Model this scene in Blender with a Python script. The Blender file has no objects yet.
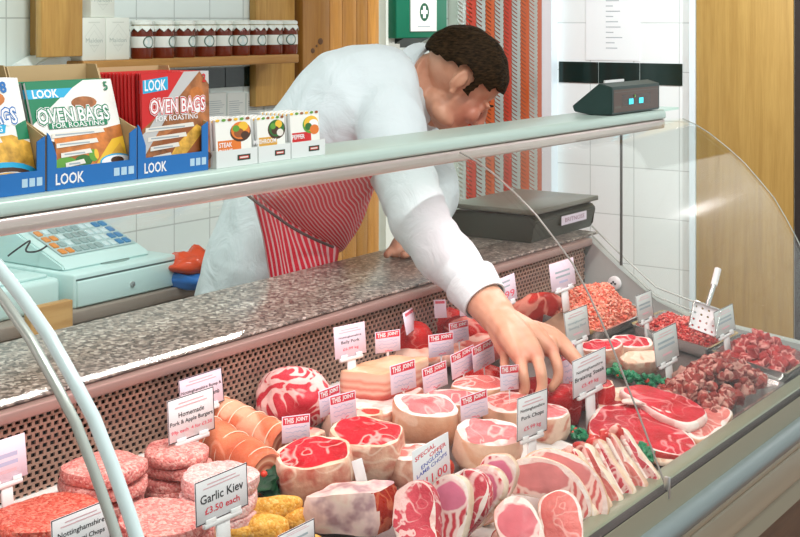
import bpy, bmesh, math, random
from mathutils import Vector, Matrix, noise
random.seed(7)
PI = math.pi
C = bpy.context.scene.collection
sc = bpy.context.scene
# ------------------------------------------------------------------ camera geometry (eye at the origin, 1.6 m up)
EYE = 1.6; FP = 1325.0; HY = 20.0
FX, FY = 0.82, 0.5724
RX, RY = 0.5724, -0.82
def ray(px, py):
    a = (px-400)/FP; b = -(py-HY)/FP
    return Vector((FX+RX*a, FY+RY*a, b))
def PZ(px, py, z):
    d = ray(px, py); t = (z-EYE)/d.z
    return Vector((0,0,EYE))+d*t
def PY(px, py, y):
    d = ray(px, py); t = y/d.y
    return Vector((0,0,EYE))+d*t
def PX(px, py, x):
    d = ray(px, py); t = x/d.x
    return Vector((0,0,EYE))+d*t
def fwd(p): return p[0]*FX+p[1]*FY
def deck(y): return 0.835+0.095*(y-0.88)/0.61
def put(px, py, h=0.0):
    z = 0.88
    for _ in range(25):
        p = PZ(px, py, z); z = deck(p.y)+h
    return p
CAMROT = math.atan2(RY, RX)
# ------------------------------------------------------------------ materials
MATS = {}
def newmat(name):
    m = bpy.data.materials.new(name); m.use_nodes = True
    nt = m.node_tree; b = nt.nodes['Principled BSDF']
    return m, nt, b
def mat(name, col, rough=0.5, metal=0.0, spec=0.5, emit=None, estr=0.0, bump=0.0, bscale=60, var=0.0, vscale=8):
    if name in MATS: return MATS[name]
    m, nt, b = newmat(name)
    b.inputs['Base Color'].default_value = (*col, 1); b.inputs['Roughness'].default_value = rough
    b.inputs['Metallic'].default_value = metal; b.inputs['Specular IOR Level'].default_value = spec
    if emit: b.inputs['Emission Color'].default_value = (*emit, 1); b.inputs['Emission Strength'].default_value = estr
    if bump or var:
        tc = nt.nodes.new('ShaderNodeTexCoord')
    if var:
        n = nt.nodes.new('ShaderNodeTexNoise'); n.inputs['Scale'].default_value = vscale; n.inputs['Detail'].default_value = 4
        nt.links.new(tc.outputs['Object'], n.inputs['Vector'])
        r = nt.nodes.new('ShaderNodeValToRGB'); r.color_ramp.elements[0].position = .3; r.color_ramp.elements[1].position = .7
        r.color_ramp.elements[0].color = (*[max(0,c*(1-var)) for c in col], 1); r.color_ramp.elements[1].color = (*[min(1,c*(1+var*.6)) for c in col], 1)
        nt.links.new(n.outputs['Fac'], r.inputs['Fac']); nt.links.new(r.outputs['Color'], b.inputs['Base Color'])
    if bump:
        n = nt.nodes.new('ShaderNodeTexNoise'); n.inputs['Scale'].default_value = bscale; n.inputs['Detail'].default_value = 3
        nt.links.new(tc.outputs['Object'], n.inputs['Vector'])
        bp = nt.nodes.new('ShaderNodeBump'); bp.inputs['Strength'].default_value = bump; bp.inputs['Distance'].default_value = .01
        nt.links.new(n.outputs['Fac'], bp.inputs['Height']); nt.links.new(bp.outputs['Normal'], b.inputs['Normal'])
    MATS[name] = m; return m
class G:
    """tiny node-graph helper"""
    def __init__(s, nt): s.nt = nt
    def n(s, t, **kw):
        nd = s.nt.nodes.new(t)
        for k, v in kw.items():
            if k.startswith('_'): setattr(nd, k[1:], v)
            else: nd.inputs[k.replace('__',' ')].default_value = v
        return nd
    def l(s, a, b): s.nt.links.new(a, b)
    def ramp(s, fac, els):
        r = s.nt.nodes.new('ShaderNodeValToRGB'); cr = r.color_ramp
        while len(cr.elements) < len(els): cr.elements.new(.5)
        for e, (p, c) in zip(cr.elements, els): e.position = p; e.color = (*c, 1)
        s.l(fac, r.inputs['Fac']); return r.outputs['Color']
    def mix(s, fac, a, b):
        m = s.nt.nodes.new('ShaderNodeMix'); m.data_type = 'RGBA'
        for val, i in ((fac,0),(a,6),(b,7)):
            if hasattr(val, 'links'): s.l(val, m.inputs[i])
            elif i == 0: m.inputs[0].default_value = val
            else: m.inputs[i].default_value = (*val, 1)
        return m.outputs[2]
    def math(s, op, a, b=None, c=None):
        m = s.nt.nodes.new('ShaderNodeMath'); m.operation = op
        for i, v in enumerate((a,b,c)):
            if v is None: continue
            if hasattr(v, 'links'): s.l(v, m.inputs[i])
            else: m.inputs[i].default_value = v
        return m.outputs[0]
def meat(name, lean, dark, fat, vein=.35, vscale=22, rough=.27, bump=.35, soft=8, warp=.5, spec=.12):
    """flesh: mottled lean with fat veins that follow warped cell edges"""
    if name in MATS: return MATS[name]
    m, nt, b = newmat(name); g = G(nt)
    tc = g.n('ShaderNodeTexCoord'); oi = g.n('ShaderNodeObjectInfo')
    add = g.n('ShaderNodeVectorMath', _operation='ADD'); g.l(tc.outputs['Object'], add.inputs[0]); 
    cmb = g.n('ShaderNodeCombineXYZ'); r3 = g.math('MULTIPLY', oi.outputs['Random'], 3.0)
    g.l(r3, cmb.inputs[0]); g.l(r3, cmb.inputs[1]); g.l(cmb.outputs[0], add.inputs[1])
    n1 = g.n('ShaderNodeTexNoise', Scale=soft*3.0, Detail=4.0); g.l(add.outputs[0], n1.inputs['Vector'])
    col = g.ramp(n1.outputs['Fac'], [(.3, dark), (.62, lean)])
    n2 = g.n('ShaderNodeTexNoise', Scale=vscale*.62, Detail=1.5, Distortion=warp*2.2); g.l(add.outputs[0], n2.inputs['Vector'])
    rd = g.math('ABSOLUTE', g.math('SUBTRACT', n2.outputs['Fac'], .5))
    n3 = g.n('ShaderNodeTexNoise', Scale=vscale*.35, Detail=1.0); g.l(add.outputs[0], n3.inputs['Vector'])
    thr = g.math('MULTIPLY', g.math('MAXIMUM', g.math('SUBTRACT', n3.outputs['Fac'], .36), -.02), vein*1.1)
    d = g.math('SUBTRACT', thr, rd)
    fac = g.n('ShaderNodeMapRange'); fac.inputs[1].default_value = -.022; fac.inputs[2].default_value = .02; fac.inputs[4].default_value = .85; g.l(d, fac.inputs[0])
    c2 = g.mix(fac.outputs[0], col, fat)
    g.l(c2, b.inputs['Base Color']); b.inputs['Roughness'].default_value = rough; b.inputs['Specular IOR Level'].default_value = spec
    b.inputs['Subsurface Weight'].default_value = 0.0
    n4 = g.n('ShaderNodeTexNoise', Scale=vscale*5, Detail=2.0); g.l(add.outputs[0], n4.inputs['Vector'])
    bp = g.n('ShaderNodeBump', Strength=bump, Distance=.004); g.l(n4.outputs['Fac'], bp.inputs['Height']); g.l(bp.outputs['Normal'], b.inputs['Normal'])
    MATS[name] = m; return m
def speck(name, cols, scale, rough=.35, bump=.5, bdist=.003, spec=.15):
    """coarse-ground mince / crumb: cells of several colours"""
    if name in MATS: return MATS[name]
    m, nt, b = newmat(name); g = G(nt)
    tc = g.n('ShaderNodeTexCoord')
    n2 = g.n('ShaderNodeTexNoise', Scale=scale*.5, Detail=3.0); g.l(tc.outputs['Object'], n2.inputs['Vector'])
    ma = g.n('ShaderNodeVectorMath', _operation='MULTIPLY_ADD'); g.l(n2.outputs['Color'], ma.inputs[0]); ma.inputs[1].default_value = (1.6/scale,)*3; g.l(tc.outputs['Object'], ma.inputs[2])
    v = g.n('ShaderNodeTexVoronoi', Scale=scale); g.l(ma.outputs[0], v.inputs['Vector'])
    sep = g.n('ShaderNodeSeparateColor'); g.l(v.outputs['Color'], sep.inputs[0])
    k = len(cols)
    col = g.ramp(sep.outputs[0], [(i/max(1,k-1)*.9+.05, c) for i, c in enumerate(cols)])
    g.l(col, b.inputs['Base Color']); b.inputs['Roughness'].default_value = rough; b.inputs['Specular IOR Level'].default_value = spec
    bp = g.n('ShaderNodeBump', Strength=bump, Distance=bdist); bp.invert = True
    g.l(v.outputs['Distance'], bp.inputs['Height']); g.l(bp.outputs['Normal'], b.inputs['Normal'])
    MATS[name] = m; return m
def wood(name, c1, c2, axis='Z', scale=10, rough=.45, stretch=14):
    if name in MATS: return MATS[name]
    m, nt, b = newmat(name); g = G(nt)
    tc = g.n('ShaderNodeTexCoord'); mp = g.n('ShaderNodeMapping'); g.l(tc.outputs['Object'], mp.inputs['Vector'])
    s = [scale]*3; s['XYZ'.index(axis)] = scale/stretch; mp.inputs['Scale'].default_value = s
    n1 = g.n('ShaderNodeTexNoise', Scale=1.6, Detail=5.0, Roughness=.6, Distortion=.6); g.l(mp.outputs[0], n1.inputs['Vector'])
    n2 = g.n('ShaderNodeTexNoise', Scale=9.0, Detail=3.0); g.l(mp.outputs[0], n2.inputs['Vector'])
    f = g.math('ADD', g.math('MULTIPLY', n1.outputs['Fac'], .7), g.math('MULTIPLY', n2.outputs['Fac'], .3))
    g.l(g.ramp(f, [(.36, c1), (.62, c2)]), b.inputs['Base Color']); b.inputs['Roughness'].default_value = rough
    MATS[name] = m; return m
SHARP = 50
# ------------------------------------------------------------------ mesh helpers
def box(bm, x0, x1, y0, y1, z0, z1, mi=0, M=None):
    vs = [bm.verts.new((x,y,z)) for z in (z0,z1) for y in (y0,y1) for x in (x0,x1)]
    for q in ((0,2,3,1),(4,5,7,6),(0,1,5,4),(2,6,7,3),(0,4,6,2),(1,3,7,5)):
        f = bm.faces.new([vs[i] for i in q]); f.material_index = mi
    if M: bmesh.ops.transform(bm, matrix=M, verts=vs)
    return vs
def rbox(bm, x0, x1, y0, y1, z0, z1, r=.004, mi=0, M=None, seg=2):
    t = bmesh.new(); box(t, x0,x1,y0,y1,z0,z1,mi)
    bmesh.ops.bevel(t, geom=list(t.edges), offset=r, segments=seg, affect='EDGES', profile=.5, material=-1)
    merge(bm, t, M)
def merge(bm, t, M=None, mi=None):
    mp = {}
    for v in t.verts: mp[v] = bm.verts.new(M @ v.co if M else v.co)
    for f in t.faces:
        try:
            nf = bm.faces.new([mp[v] for v in f.verts]); nf.material_index = f.material_index if mi is None else mi; nf.smooth = f.smooth
        except ValueError: pass
    t.free()
def tube(bm, pts, r, seg=10, mi=0, cap=True, radii=None, flat=None, upv=None):
    pts = [Vector(p) for p in pts]; n = len(pts); rings = []
    up = None
    for i, p in enumerate(pts):
        d = (pts[min(i+1,n-1)]-pts[max(i-1,0)]).normalized()
        if up is None:
            up = Vector(upv) if upv else (Vector((0,0,1)) if abs(d.z) < .9 else Vector((1,0,0)))
        a = d.cross(up)
        if a.length < 1e-6: a = d.orthogonal()
        a.normalize(); b = a.cross(d).normalized(); up = b
        rr = radii[i] if radii else r
        fl = flat or 1.0
        rings.append([bm.verts.new(p+a*math.cos(t)*rr+b*math.sin(t)*rr*fl) for t in [2*PI*k/seg for k in range(seg)]])
    for i in range(n-1):
        for k in range(seg):
            f = bm.faces.new((rings[i][k], rings[i][(k+1)%seg], rings[i+1][(k+1)%seg], rings[i+1][k])); f.material_index = mi; f.smooth = True
    if cap:
        f = bm.faces.new(rings[0][::-1]); f.material_index = mi
        f = bm.faces.new(rings[-1]); f.material_index = mi
def lathe(bm, prof, seg=24, mi=0, M=None, smooth=True):
    """prof: (r,z) list bottom to top"""
    rings = []
    for r, z in prof:
        if r < 1e-6: rings.append([bm.verts.new((0,0,z))])
        else: rings.append([bm.verts.new((r*math.cos(2*PI*k/seg), r*math.sin(2*PI*k/seg), z)) for k in range(seg)])
    vs = [v for q in rings for v in q]
    for a, b in zip(rings, rings[1:]):
        for k in range(seg):
            k2 = (k+1)%seg
            if len(a) == 1 and len(b) == 1: continue
            if len(a) == 1: f = bm.faces.new((a[0], b[k2], b[k])[::-1])
            elif len(b) == 1: f = bm.faces.new((a[k], a[k2], b[0]))
            else: f = bm.faces.new((a[k], a[k2], b[k2], b[k]))
            f.material_index = mi; f.smooth = smooth
    if M: bmesh.ops.transform(bm, matrix=M, verts=vs)
    return vs
def prism(bm, poly, axis, a0, a1, mi=0):
    """poly in the two other axes (x->(y,z), y->(x,z), z->(x,y)), extruded a0..a1"""
    def P(p, a):
        return {'x':(a,p[0],p[1]), 'y':(p[0],a,p[1]), 'z':(p[0],p[1],a)}[axis]
    A = [bm.verts.new(P(p,a0)) for p in poly]; B = [bm.verts.new(P(p,a1)) for p in poly]; n = len(poly)
    for i in range(n):
        f = bm.faces.new((A[i],A[(i+1)%n],B[(i+1)%n],B[i])); f.material_index = mi
    f = bm.faces.new(A[::-1]); f.material_index = mi
    f = bm.faces.new(B); f.material_index = mi
def strip(bm, prof, x0, x1, th, mi=0):
    """curved sheet: profile (y,z) swept along x with thickness th (outwards towards -y/+z)"""
    n = len(prof); out = []
    for i,(y,z) in enumerate(prof):
        a = Vector(prof[max(i-1,0)]); b = Vector(prof[min(i+1,n-1)]); d = (b-a).normalized()
        out.append((y+d.y*th, z-d.x*th))
    poly = list(prof)+out[::-1]
    A = [bm.verts.new((x0,p[0],p[1])) for p in poly]; B = [bm.verts.new((x1,p[0],p[1])) for p in poly]; m = len(poly)
    for i in range(m):
        f = bm.faces.new((A[i],A[(i+1)%m],B[(i+1)%m],B[i])); f.material_index = mi; f.smooth = True
    for q in (A,B):
        for i in range(n-1):
            f = bm.faces.new((q[i],q[i+1],q[m-2-i],q[m-1-i])); f.material_index = mi
def ball(bm, c, r, sub=2, mi=0, M=None, scale=(1,1,1)):
    t = bmesh.new(); bmesh.ops.create_icosphere(t, subdivisions=sub, radius=1)
    for f in t.faces: f.smooth = True; f.material_index = mi
    if not hasattr(r, '__len__'): r = (r,r,r)
    MM = (M or Matrix.Identity(4)) @ Matrix.Translation(c) @ Matrix.Diagonal((*r,1))
    merge(bm, t, MM)
def roughen(bm, amp, scale, seed=0, verts=None):
    bm.normal_update(); o = Vector((seed*7.3, seed*3.1, seed*1.7))
    for v in (verts or bm.verts):
        v.co += v.normal*amp*(noise.noise(v.co*scale+o))
def obj(name, bm, mats, parent=None, smooth=None, local=True):
    if parent is not None and not local:
        bmesh.ops.translate(bm, vec=-Vector(parent.location), verts=bm.verts)
    bmesh.ops.recalc_face_normals(bm, faces=bm.faces)
    me = bpy.data.meshes.new(name); bm.to_mesh(me); bm.free()
    for m in (mats if isinstance(mats,(list,tuple)) else [mats]): me.materials.append(m)
    if smooth is not None:
        for p in me.polygons: p.use_smooth = smooth
    me.set_sharp_from_angle(angle=math.radians(SHARP))
    o = bpy.data.objects.new(name, me); C.objects.link(o)
    if parent is not None: o.parent = parent
    return o
def tag(o, label, cat, group=None, kind=None):
    o['label'] = label; o['category'] = cat
    if group: o['group'] = group
    if kind: o['kind'] = kind
    return o
def thing(name, label, cat, loc=(0,0,0), rz=0.0, group=None):
    o = bpy.data.objects.new(name, None); C.objects.link(o); o.empty_display_size = .05
    o.location = loc; o.rotation_euler = (0,0,rz)
    return tag(o, label, cat, group)
def struct(name, bm, m, smooth=None):
    o = obj(name, bm, m, smooth=smooth); o['kind'] = 'structure'; return o
def dup(root, loc=None, rot=None, label=None, group=None, scale=None):
    r = root.copy(); C.objects.link(r)
    if loc is not None: r.location = loc
    if rot is not None: r.rotation_euler = rot
    if scale is not None: r.scale = scale
    if label: r['label'] = label
    if group: r['group'] = group
    for ch in list(root.children):
        c = ch.copy(); C.objects.link(c); c.parent = r
        for gch in ch.children:
            d = gch.copy(); C.objects.link(d); d.parent = c
    return r
# ------------------------------------------------------------------ flat printing (signs, packs)
_TX = {}
def textmesh(s, offset=0.0, shear=0.0):
    k = (s, offset, shear)
    if k not in _TX:
        cu = bpy.data.curves.new('t', 'FONT'); cu.body = s; cu.size = 1.0; cu.align_x = 'CENTER'; cu.align_y = 'CENTER'
        cu.offset = offset; cu.resolution_u = 2; cu.shear = shear
        ob = bpy.data.objects.new('t', cu)
        me = bpy.data.meshes.new_from_object(ob)
        vs = [v.co.copy() for v in me.vertices]; fs = [tuple(p.vertices) for p in me.polygons]
        bpy.data.objects.remove(ob); bpy.data.curves.remove(cu); bpy.data.meshes.remove(me)
        if vs:
            w = max(v.x for v in vs)-min(v.x for v in vs)
            cy = (max(v.y for v in vs)+min(v.y for v in vs))/2; cx = (max(v.x for v in vs)+min(v.x for v in vs))/2
            hh = max(v.y for v in vs)-min(v.y for v in vs)
        else: w = hh = 1; cx = cy = 0
        _TX[k] = ([(v.x-cx, v.y-cy) for v in vs], fs, w, hh)
    return _TX[k]
class Flat:
    """coloured shapes printed on a plane: origin o, right u, up v, thin layers towards the viewer"""
    def __init__(s, o=(0,0,0), u=(1,0,0), v=(0,0,1), step=.00005):
        s.o = Vector(o); s.u = Vector(u).normalized(); s.v = Vector(v).normalized(); s.n = s.u.cross(s.v); s.d = step; s.step = step
        s.bm = bmesh.new(); s.m = []
    def mi(s, m):
        if m not in s.m: s.m.append(m)
        return s.m.index(m)
    def pt(s, a, b): return s.o+s.u*a+s.v*b+s.n*s.d
    def poly(s, pts, m, up=True):
        f = s.bm.faces.new([s.bm.verts.new(s.pt(*p)) for p in pts]); f.material_index = s.mi(m)
        if up: s.d += s.step
    def rect(s, x0, x1, y0, y1, m): s.poly([(x0,y0),(x1,y0),(x1,y1),(x0,y1)], m)
    def ell(s, cx, cy, a, b, m, n=20): s.poly([(cx+a*math.cos(2*PI*k/n), cy+b*math.sin(2*PI*k/n)) for k in range(n)], m)
    def line(s, pts, w, m):
        for p, q in zip(pts, pts[1:]):
            d = Vector((q[0]-p[0], q[1]-p[1]))
            if d.length < 1e-7: continue
            nn = Vector((-d.y, d.x)).normalized()*w/2
            s.poly([(p[0]-nn.x,p[1]-nn.y),(q[0]-nn.x,q[1]-nn.y),(q[0]+nn.x,q[1]+nn.y),(p[0]+nn.x,p[1]+nn.y)], m, up=False)
        s.d += s.step
    def text(s, t, cx, cy, m, w=None, h=None, off=0.0, ang=0.0, shear=0.0):
        vs, fs, tw, th = textmesh(t, off, shear)
        _, _, tw0, th0 = textmesh(t, 0.0, shear)
        if w and h: sx, sy = w/tw0, h/th0
        elif h: sx = sy = h/th0
        else: sx = sy = w/tw0
        ca, sa = math.cos(ang), math.sin(ang)
        bv = [s.bm.verts.new(s.pt(cx+(x*sx*ca-y*sy*sa), cy+(x*sx*sa+y*sy*ca))) for x, y in vs]
        i = s.mi(m)
        for f in fs:
            try:
                nf = s.bm.faces.new([bv[k] for k in f]); nf.material_index = i
            except ValueError: pass
        s.d += s.step
    def build(s, name, parent):
        me = bpy.data.meshes.new(name); s.bm.to_mesh(me); s.bm.free()
        for m in s.m: me.materials.append(m)
        o = bpy.data.objects.new(name, me); C.objects.link(o); o.parent = parent; return o
# ================================================================== SETTING
W_ = mat('ink_white', (.9,.9,.9), .5)
K_ = mat('ink_black', (.015,.015,.02), .5)
def tile_mat(name, col, mortar, size, off=(0,0,0), axis='XZ', rough=.18):
    m, nt, b = newmat(name); g = G(nt)
    tc = g.n('ShaderNodeTexCoord'); sp = g.n('ShaderNodeSeparateXYZ'); g.l(tc.outputs['Object'], sp.inputs[0])
    cb = g.n('ShaderNodeCombineXYZ')
    g.l(g.math('ADD', sp.outputs['XYZ'.index(axis[0])], off[0]), cb.inputs[0]); g.l(g.math('ADD', sp.outputs['XYZ'.index(axis[1])], off[1]), cb.inputs[1])
    br = g.n('ShaderNodeTexBrick', Scale=1.0); br.offset = 0.0; br.squash = 1.0
    br.inputs['Brick Width'].default_value = size; br.inputs['Row Height'].default_value = size
    br.inputs['Mortar Size'].default_value = .0022; br.inputs['Mortar Smooth'].default_value = .3
    br.inputs['Color1'].default_value = (*col,1); br.inputs['Color2'].default_value = (col[0]*.96,col[1]*.98,col[2]*.97,1); br.inputs['Mortar'].default_value = (*mortar,1)
    g.l(cb.outputs[0], br.inputs['Vector']); g.l(br.outputs['Color'], b.inputs['Base Color'])
    b.inputs['Roughness'].default_value = rough
    bp = g.n('ShaderNodeBump', Strength=.3, Distance=.002); bp.invert = True; g.l(br.outputs['Fac'], bp.inputs['Height']); g.l(bp.outputs['Normal'], b.inputs['Normal'])
    return m
YB, XR = 2.75, 5.05
tb = tile_mat('back_wall_tile', (.82,.92,.89), (.52,.60,.58), .15, (.06,.045), 'XZ')
tr = tile_mat('side_wall_tile', (.86,.92,.93), (.55,.62,.62), .2, (.055,.012), 'YZ')
oak = wood('oak_board', (.42,.22,.05), (.60,.36,.10), 'Z', 16)
pine = wood('pine_plank', (.36,.15,.025), (.58,.28,.06), 'Z', 13)
beech = wood('door_oak', (.36,.215,.055), (.46,.295,.085), 'Z', 26, stretch=22)
cream = mat('cream_paint', (.78,.82,.74), .4)
bm = bmesh.new(); box(bm, -1.5, XR+.1, YB, YB+.1, 0, 2.75); struct('wall_back', bm, tb)
bm = bmesh.new(); box(bm, XR, XR+.1, -2.5, YB, 0, 2.75); struct('wall_right', bm, tr)
bm = bmesh.new(); box(bm, -1.6, -1.5, -2.5, YB, 0, 2.75); struct('wall_left', bm, mat('side_paint', (.75,.78,.76), .6))
fl = tile_mat('floor_tile', (.30,.16,.11), (.2,.18,.17), .15, (0,0), 'XY', .35)
bm = bmesh.new(); box(bm, -1.6, XR+.1, -2.5, YB+.1, -.08, 0); struct('floor', bm, fl)
bm = bmesh.new(); box(bm, -1.6, XR+.1, -.1, YB+.1, 2.75, 2.83); struct('ceiling', bm, mat('ceiling_paint', (.86,.87,.85), .7))
blk = mat('black_tile', (.004,.02,.018), .12)
# black dado tiles
def course(name, a0, a1, z0, z1, n, side):
    bm = bmesh.new(); w = (a1-a0)/n
    for k in range(n):
        s0, s1 = a0+k*w+.0018, a0+(k+1)*w-.0018
        if side == 'x': box(bm, XR-.004, XR, s0, s1, z0, z1)
        else: box(bm, s0, s1, YB-.004, YB, z0, z1)
    bmesh.ops.recalc_face_normals(bm, faces=bm.faces); struct(name, bm, blk)
pa, pb = PX(559, 63, XR), PX(683, 84.5, XR)
course('trim_1', pb.y, pa.y, PX(640,84.5,XR).z, PX(640,63,XR).z, 3, 'x')
pa, pb = PY(150, 88, YB), PY(258, 68, YB)
course('trim_2', pa.x, pb.x, PY(215,88,YB).z, PY(215,68,YB).z, 3, 'y')
# oak cupboard door / partition panel on the right, with its white edge strip
p0, p1 = PX(696, 200, XR-.02), PX(793, 200, XR-.02)
bm = bmesh.new(); rbox(bm, XR-.02, XR-.002, p1.y, p0.y, 0.02, 2.5, .003); d1 = struct('door_1', bm, beech)
p2 = PX(689.5, 200, XR-.025)
bm = bmesh.new(); box(bm, XR-.028, XR-.001, p0.y+.002, p2.y, 0, 2.5); struct('trim_3', bm, mat('blue_white_trim', (.74,.86,.92), .35))
# dark opening right of the panel with a few shop goods
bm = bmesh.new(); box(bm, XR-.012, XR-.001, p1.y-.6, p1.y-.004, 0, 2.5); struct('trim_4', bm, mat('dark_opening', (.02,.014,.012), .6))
# doorway frame of the curtain
ja, jb = PY(541, 100, YB), PY(557, 100, YB)
bm = bmesh.new(); box(bm, ja.x, ja.x+.06, YB-.05, YB, 0, 2.4); struct('trim_5', bm, mat('blue_white_trim', (.74,.86,.92), .35))
bm = bmesh.new(); box(bm, ja.x+.064, jb.x+.0, YB-.03, YB, 0, 2.4); struct('trim_6', bm, cream)
ka, kb = PY(448, 100, YB), PY(458, 100, YB)
bm = bmesh.new(); box(bm, ka.x, kb.x, YB-.05, YB, 0, 2.4); struct('trim_7', bm, cream)
bm = bmesh.new(); box(bm, kb.x+.004, ja.x-.004, YB-.006, YB, 0, 2.3); struct('door_2', bm, mat('door_dark_red', (.40,.10,.045), .5))
ka, kb = PY(379, 100, YB), PY(393, 100, YB)
bm = bmesh.new(); box(bm, ka.x, kb.x, YB-.03, YB, 0, 2.6); struct('trim_8', bm, cream)
# pine boarded panel on the back wall (boards of one panel)
e = [303,330,342.5,357,368,379.5]
pan = thing('boarded_panel', 'knotty varnished pine board panel fixed to the tiled back wall behind the man', 'wood panel', (PY(303,100,2.7).x, 2.7, 0))
for i in range(5):
    a, b_ = PY(e[i],100,2.7).x, PY(e[i+1],100,2.7).x
    bm = bmesh.new(); rbox(bm, a+.001, b_-.001, 2.70, 2.748, 0.0, 2.6, .004)
    t = .72+.5*((i*37)%10)/10
    mm = wood('pine_plank_%d'%i, (.36*t,.15*t,.022*t), (.56*t,.27*t,.055*t), 'Z', 11+2*i, .35)
    b = obj('board', bm, mm, pan, local=False)
    if i == 0:
        for (kx, kz, kr) in ((.05,1.5,.011),(.09,1.53,.014),(.07,1.515,.006)):
            bm = bmesh.new(); ball(bm, (a+kx, 2.6995, kz), (kr, .0012, kr*.8), 2); obj('knot', bm, mat('pine_knot', (.10,.04,.012), .4), b).location = -Vector(pan.location)
# ------------------------------------------------------------------ wall shelf
YS = 2.58
sh = thing('wall_shelf', 'varnished oak wall shelf unit carrying the jam jars', 'shelf', (PY(85,57,YS).x, YB, 1.2))
za = PY(200, 57.5, YS).z
x0s, x1s = PY(36,57,YS).x, PY(299,57,YS).x
bm = bmesh.new(); rbox(bm, PY(84,60,YS).x, x1s, YS, YB-.002, za-.026, za, .003); obj('shelf_board', bm, wood('oak_shelf',(.34,.16,.035),(.50,.26,.07),'X',12), sh, local=False)
bm = bmesh.new(); rbox(bm, PY(42,30,2.57).x, PY(83,30,2.57).x, 2.57, 2.595, PY(60,57,2.57).z, 2.4, .003); rbox(bm, PY(83,30,2.57).x-.022, PY(83,30,2.57).x, 2.596, YB-.002, PY(60,57,2.57).z, 2.4, .003); obj('side_board', bm, oak, sh, local=False)
bm = bmesh.new(); rbox(bm, PY(256,30,2.72).x, PY(295,30,2.72).x, 2.72, YB-.002, 1.33, 2.4, .003); obj('side_board', bm, oak, sh, local=False)
# white notice on the side wall, framed first aid box, price sheets
def onwall(px, py): return PX(px, py, XR)
a, b_ = onwall(586, 0), onwall(640, 61)
nt_ = thing('notice', 'white printed notice pinned to the tiled wall above the black tile row', 'notice', (XR-.001, (a.y+b_.y)/2, b_.z))
bm = bmesh.new(); box(bm, -.002, .0, b_.y-nt_.location.y, a.y-nt_.location.y, 0, .34); obj('sheet', bm, mat('notice_paper', (.86,.93,.95), .5), nt_)
f = Flat((-.002,0,0), (0,-1,0), (0,0,1)); grey = mat('print_grey', (.35,.42,.46), .6)
for k in range(11):
    w = random.uniform(.03,.10); f.rect(.0-.03, .0-.03+w, .05+k*.022, .0535+k*.022, grey)
f.build('lettering', nt_)
YQ = 2.68
a, b_ = PY(397.5, 38.5, YQ), PY(448, 38.5, YQ)
fa = thing('first_aid_cabinet', 'dark green first aid cabinet with white cross emblem on the wall', 'first aid box', (a.x, YQ, a.z))
w = b_.x-a.x; gm = mat('first_aid_green', (.0,.16,.085), .35)
bm = bmesh.new(); rbox(bm, 0, w, .004, YB-YQ-.002, 0, .36, .004); obj('case', bm, gm, fa)
bm = bmesh.new(); rbox(bm, w*.245, w*.76, -.002, .004, .024, .30, .001); obj('door_panel', bm, mat('first_aid_white', (.85,.88,.84), .4), fa)
f = Flat((0,-.002,0)); dg = mat('emblem_green', (.0,.10,.045), .5)
f.ell(w*.51, .094, .030, .033, dg); f.rect(w*.51-.021, w*.51+.021, .087, .101, W_); f.rect(w*.51-.009, w*.51+.009, .072, .116, W_)
f.rect(w*.38, w*.62, .040, .043, grey); f.build('emblem', fa)
bm = bmesh.new(); prism(bm, [(.0,0),(.1,0),(.1,-.05)], 'x', .04, .2); obj('underside_shade', bm, mat('underside_dark', (.015,.03,.025), .5), fa)  # dark wedge standing in for the shaded underside of the cabinet
# price sheets pinned under the shelf
px_ = [206,226,245,263,288]
for i in range(4):
    a, b_ = PY(px_[i]+.6, 119, YB), PY(px_[i+1]-.6, 92, YB)
    t = thing('notice_sheet', ['first printed sheet beneath the jam shelf, beside the oven bags','second printed sheet beneath the jam shelf','third printed sheet beneath the jam shelf','last printed sheet beneath the jam shelf, by the white coat'][i], 'notice', (a.x, YB-.001, a.z-.03), 0, 'printed sheets under the jar shelf')
    w = b_.x-a.x; h = b_.z-a.z+.03
    bm = bmesh.new(); box(bm, 0, w, -.002, 0, 0, h); obj('sheet', bm, mat('newsprint', (.72,.78,.74), .6), t)
    f = Flat((0,-.002,0))
    for k in range(9): f.rect(w*.1, w*random.uniform(.6,.92), .03+k*(h-.05)/9, .0315+k*(h-.05)/9, grey)
    f.build('lettering', t)
# chain fly curtain in the doorway: strips of linked chevrons
ch = thing('chain_curtain', 'red and silver chain strip fly curtain hanging in the back doorway', 'curtain', (PY(458,100,2.68).x, 2.68, 0))
edges = [457.5,466.5,476.5,486,495,504,512,521,529.5,538]
cg = mat('chain_silver', (.56,.62,.58), .3, .35); cr = mat('chain_red', (.62,.055,.02), .35, .1); co = mat('chain_orange', (.66,.13,.02), .35, .1)
seq = [cg,cr,cg,co,cg,cr,cg,co,cg]
for i in range(9):
    xa, xb = PY(edges[i],100,2.68).x, PY(edges[i+1],100,2.68).x
    w = (xb-xa); xm = (xa+xb)/2-ch.location.x
    bm = bmesh.new()
    z = .85
    while z < 2.2:     # chevron links
        for s in (-1,1):
            vs = []
            for (dx, dz, dy) in ((0,0,-.006),(s*w*.47,.017,.0),(s*w*.47,.031,.004),(0,.014,-.001)):
                vs.append(bm.verts.new((xm+dx, dy, z+dz)))
            bm.faces.new(vs if s > 0 else vs[::-1])
        z += .0165
    bmesh.ops.solidify(bm, geom=list(bm.faces), thickness=.002)
    obj('chain_strip', bm, seq[i], ch)
bm = bmesh.new(); rbox(bm, 0, PY(538,100,2.68).x-ch.location.x, -.01, .01, 2.2, 2.225, .003); obj('rail', bm, cg, ch)
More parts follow.
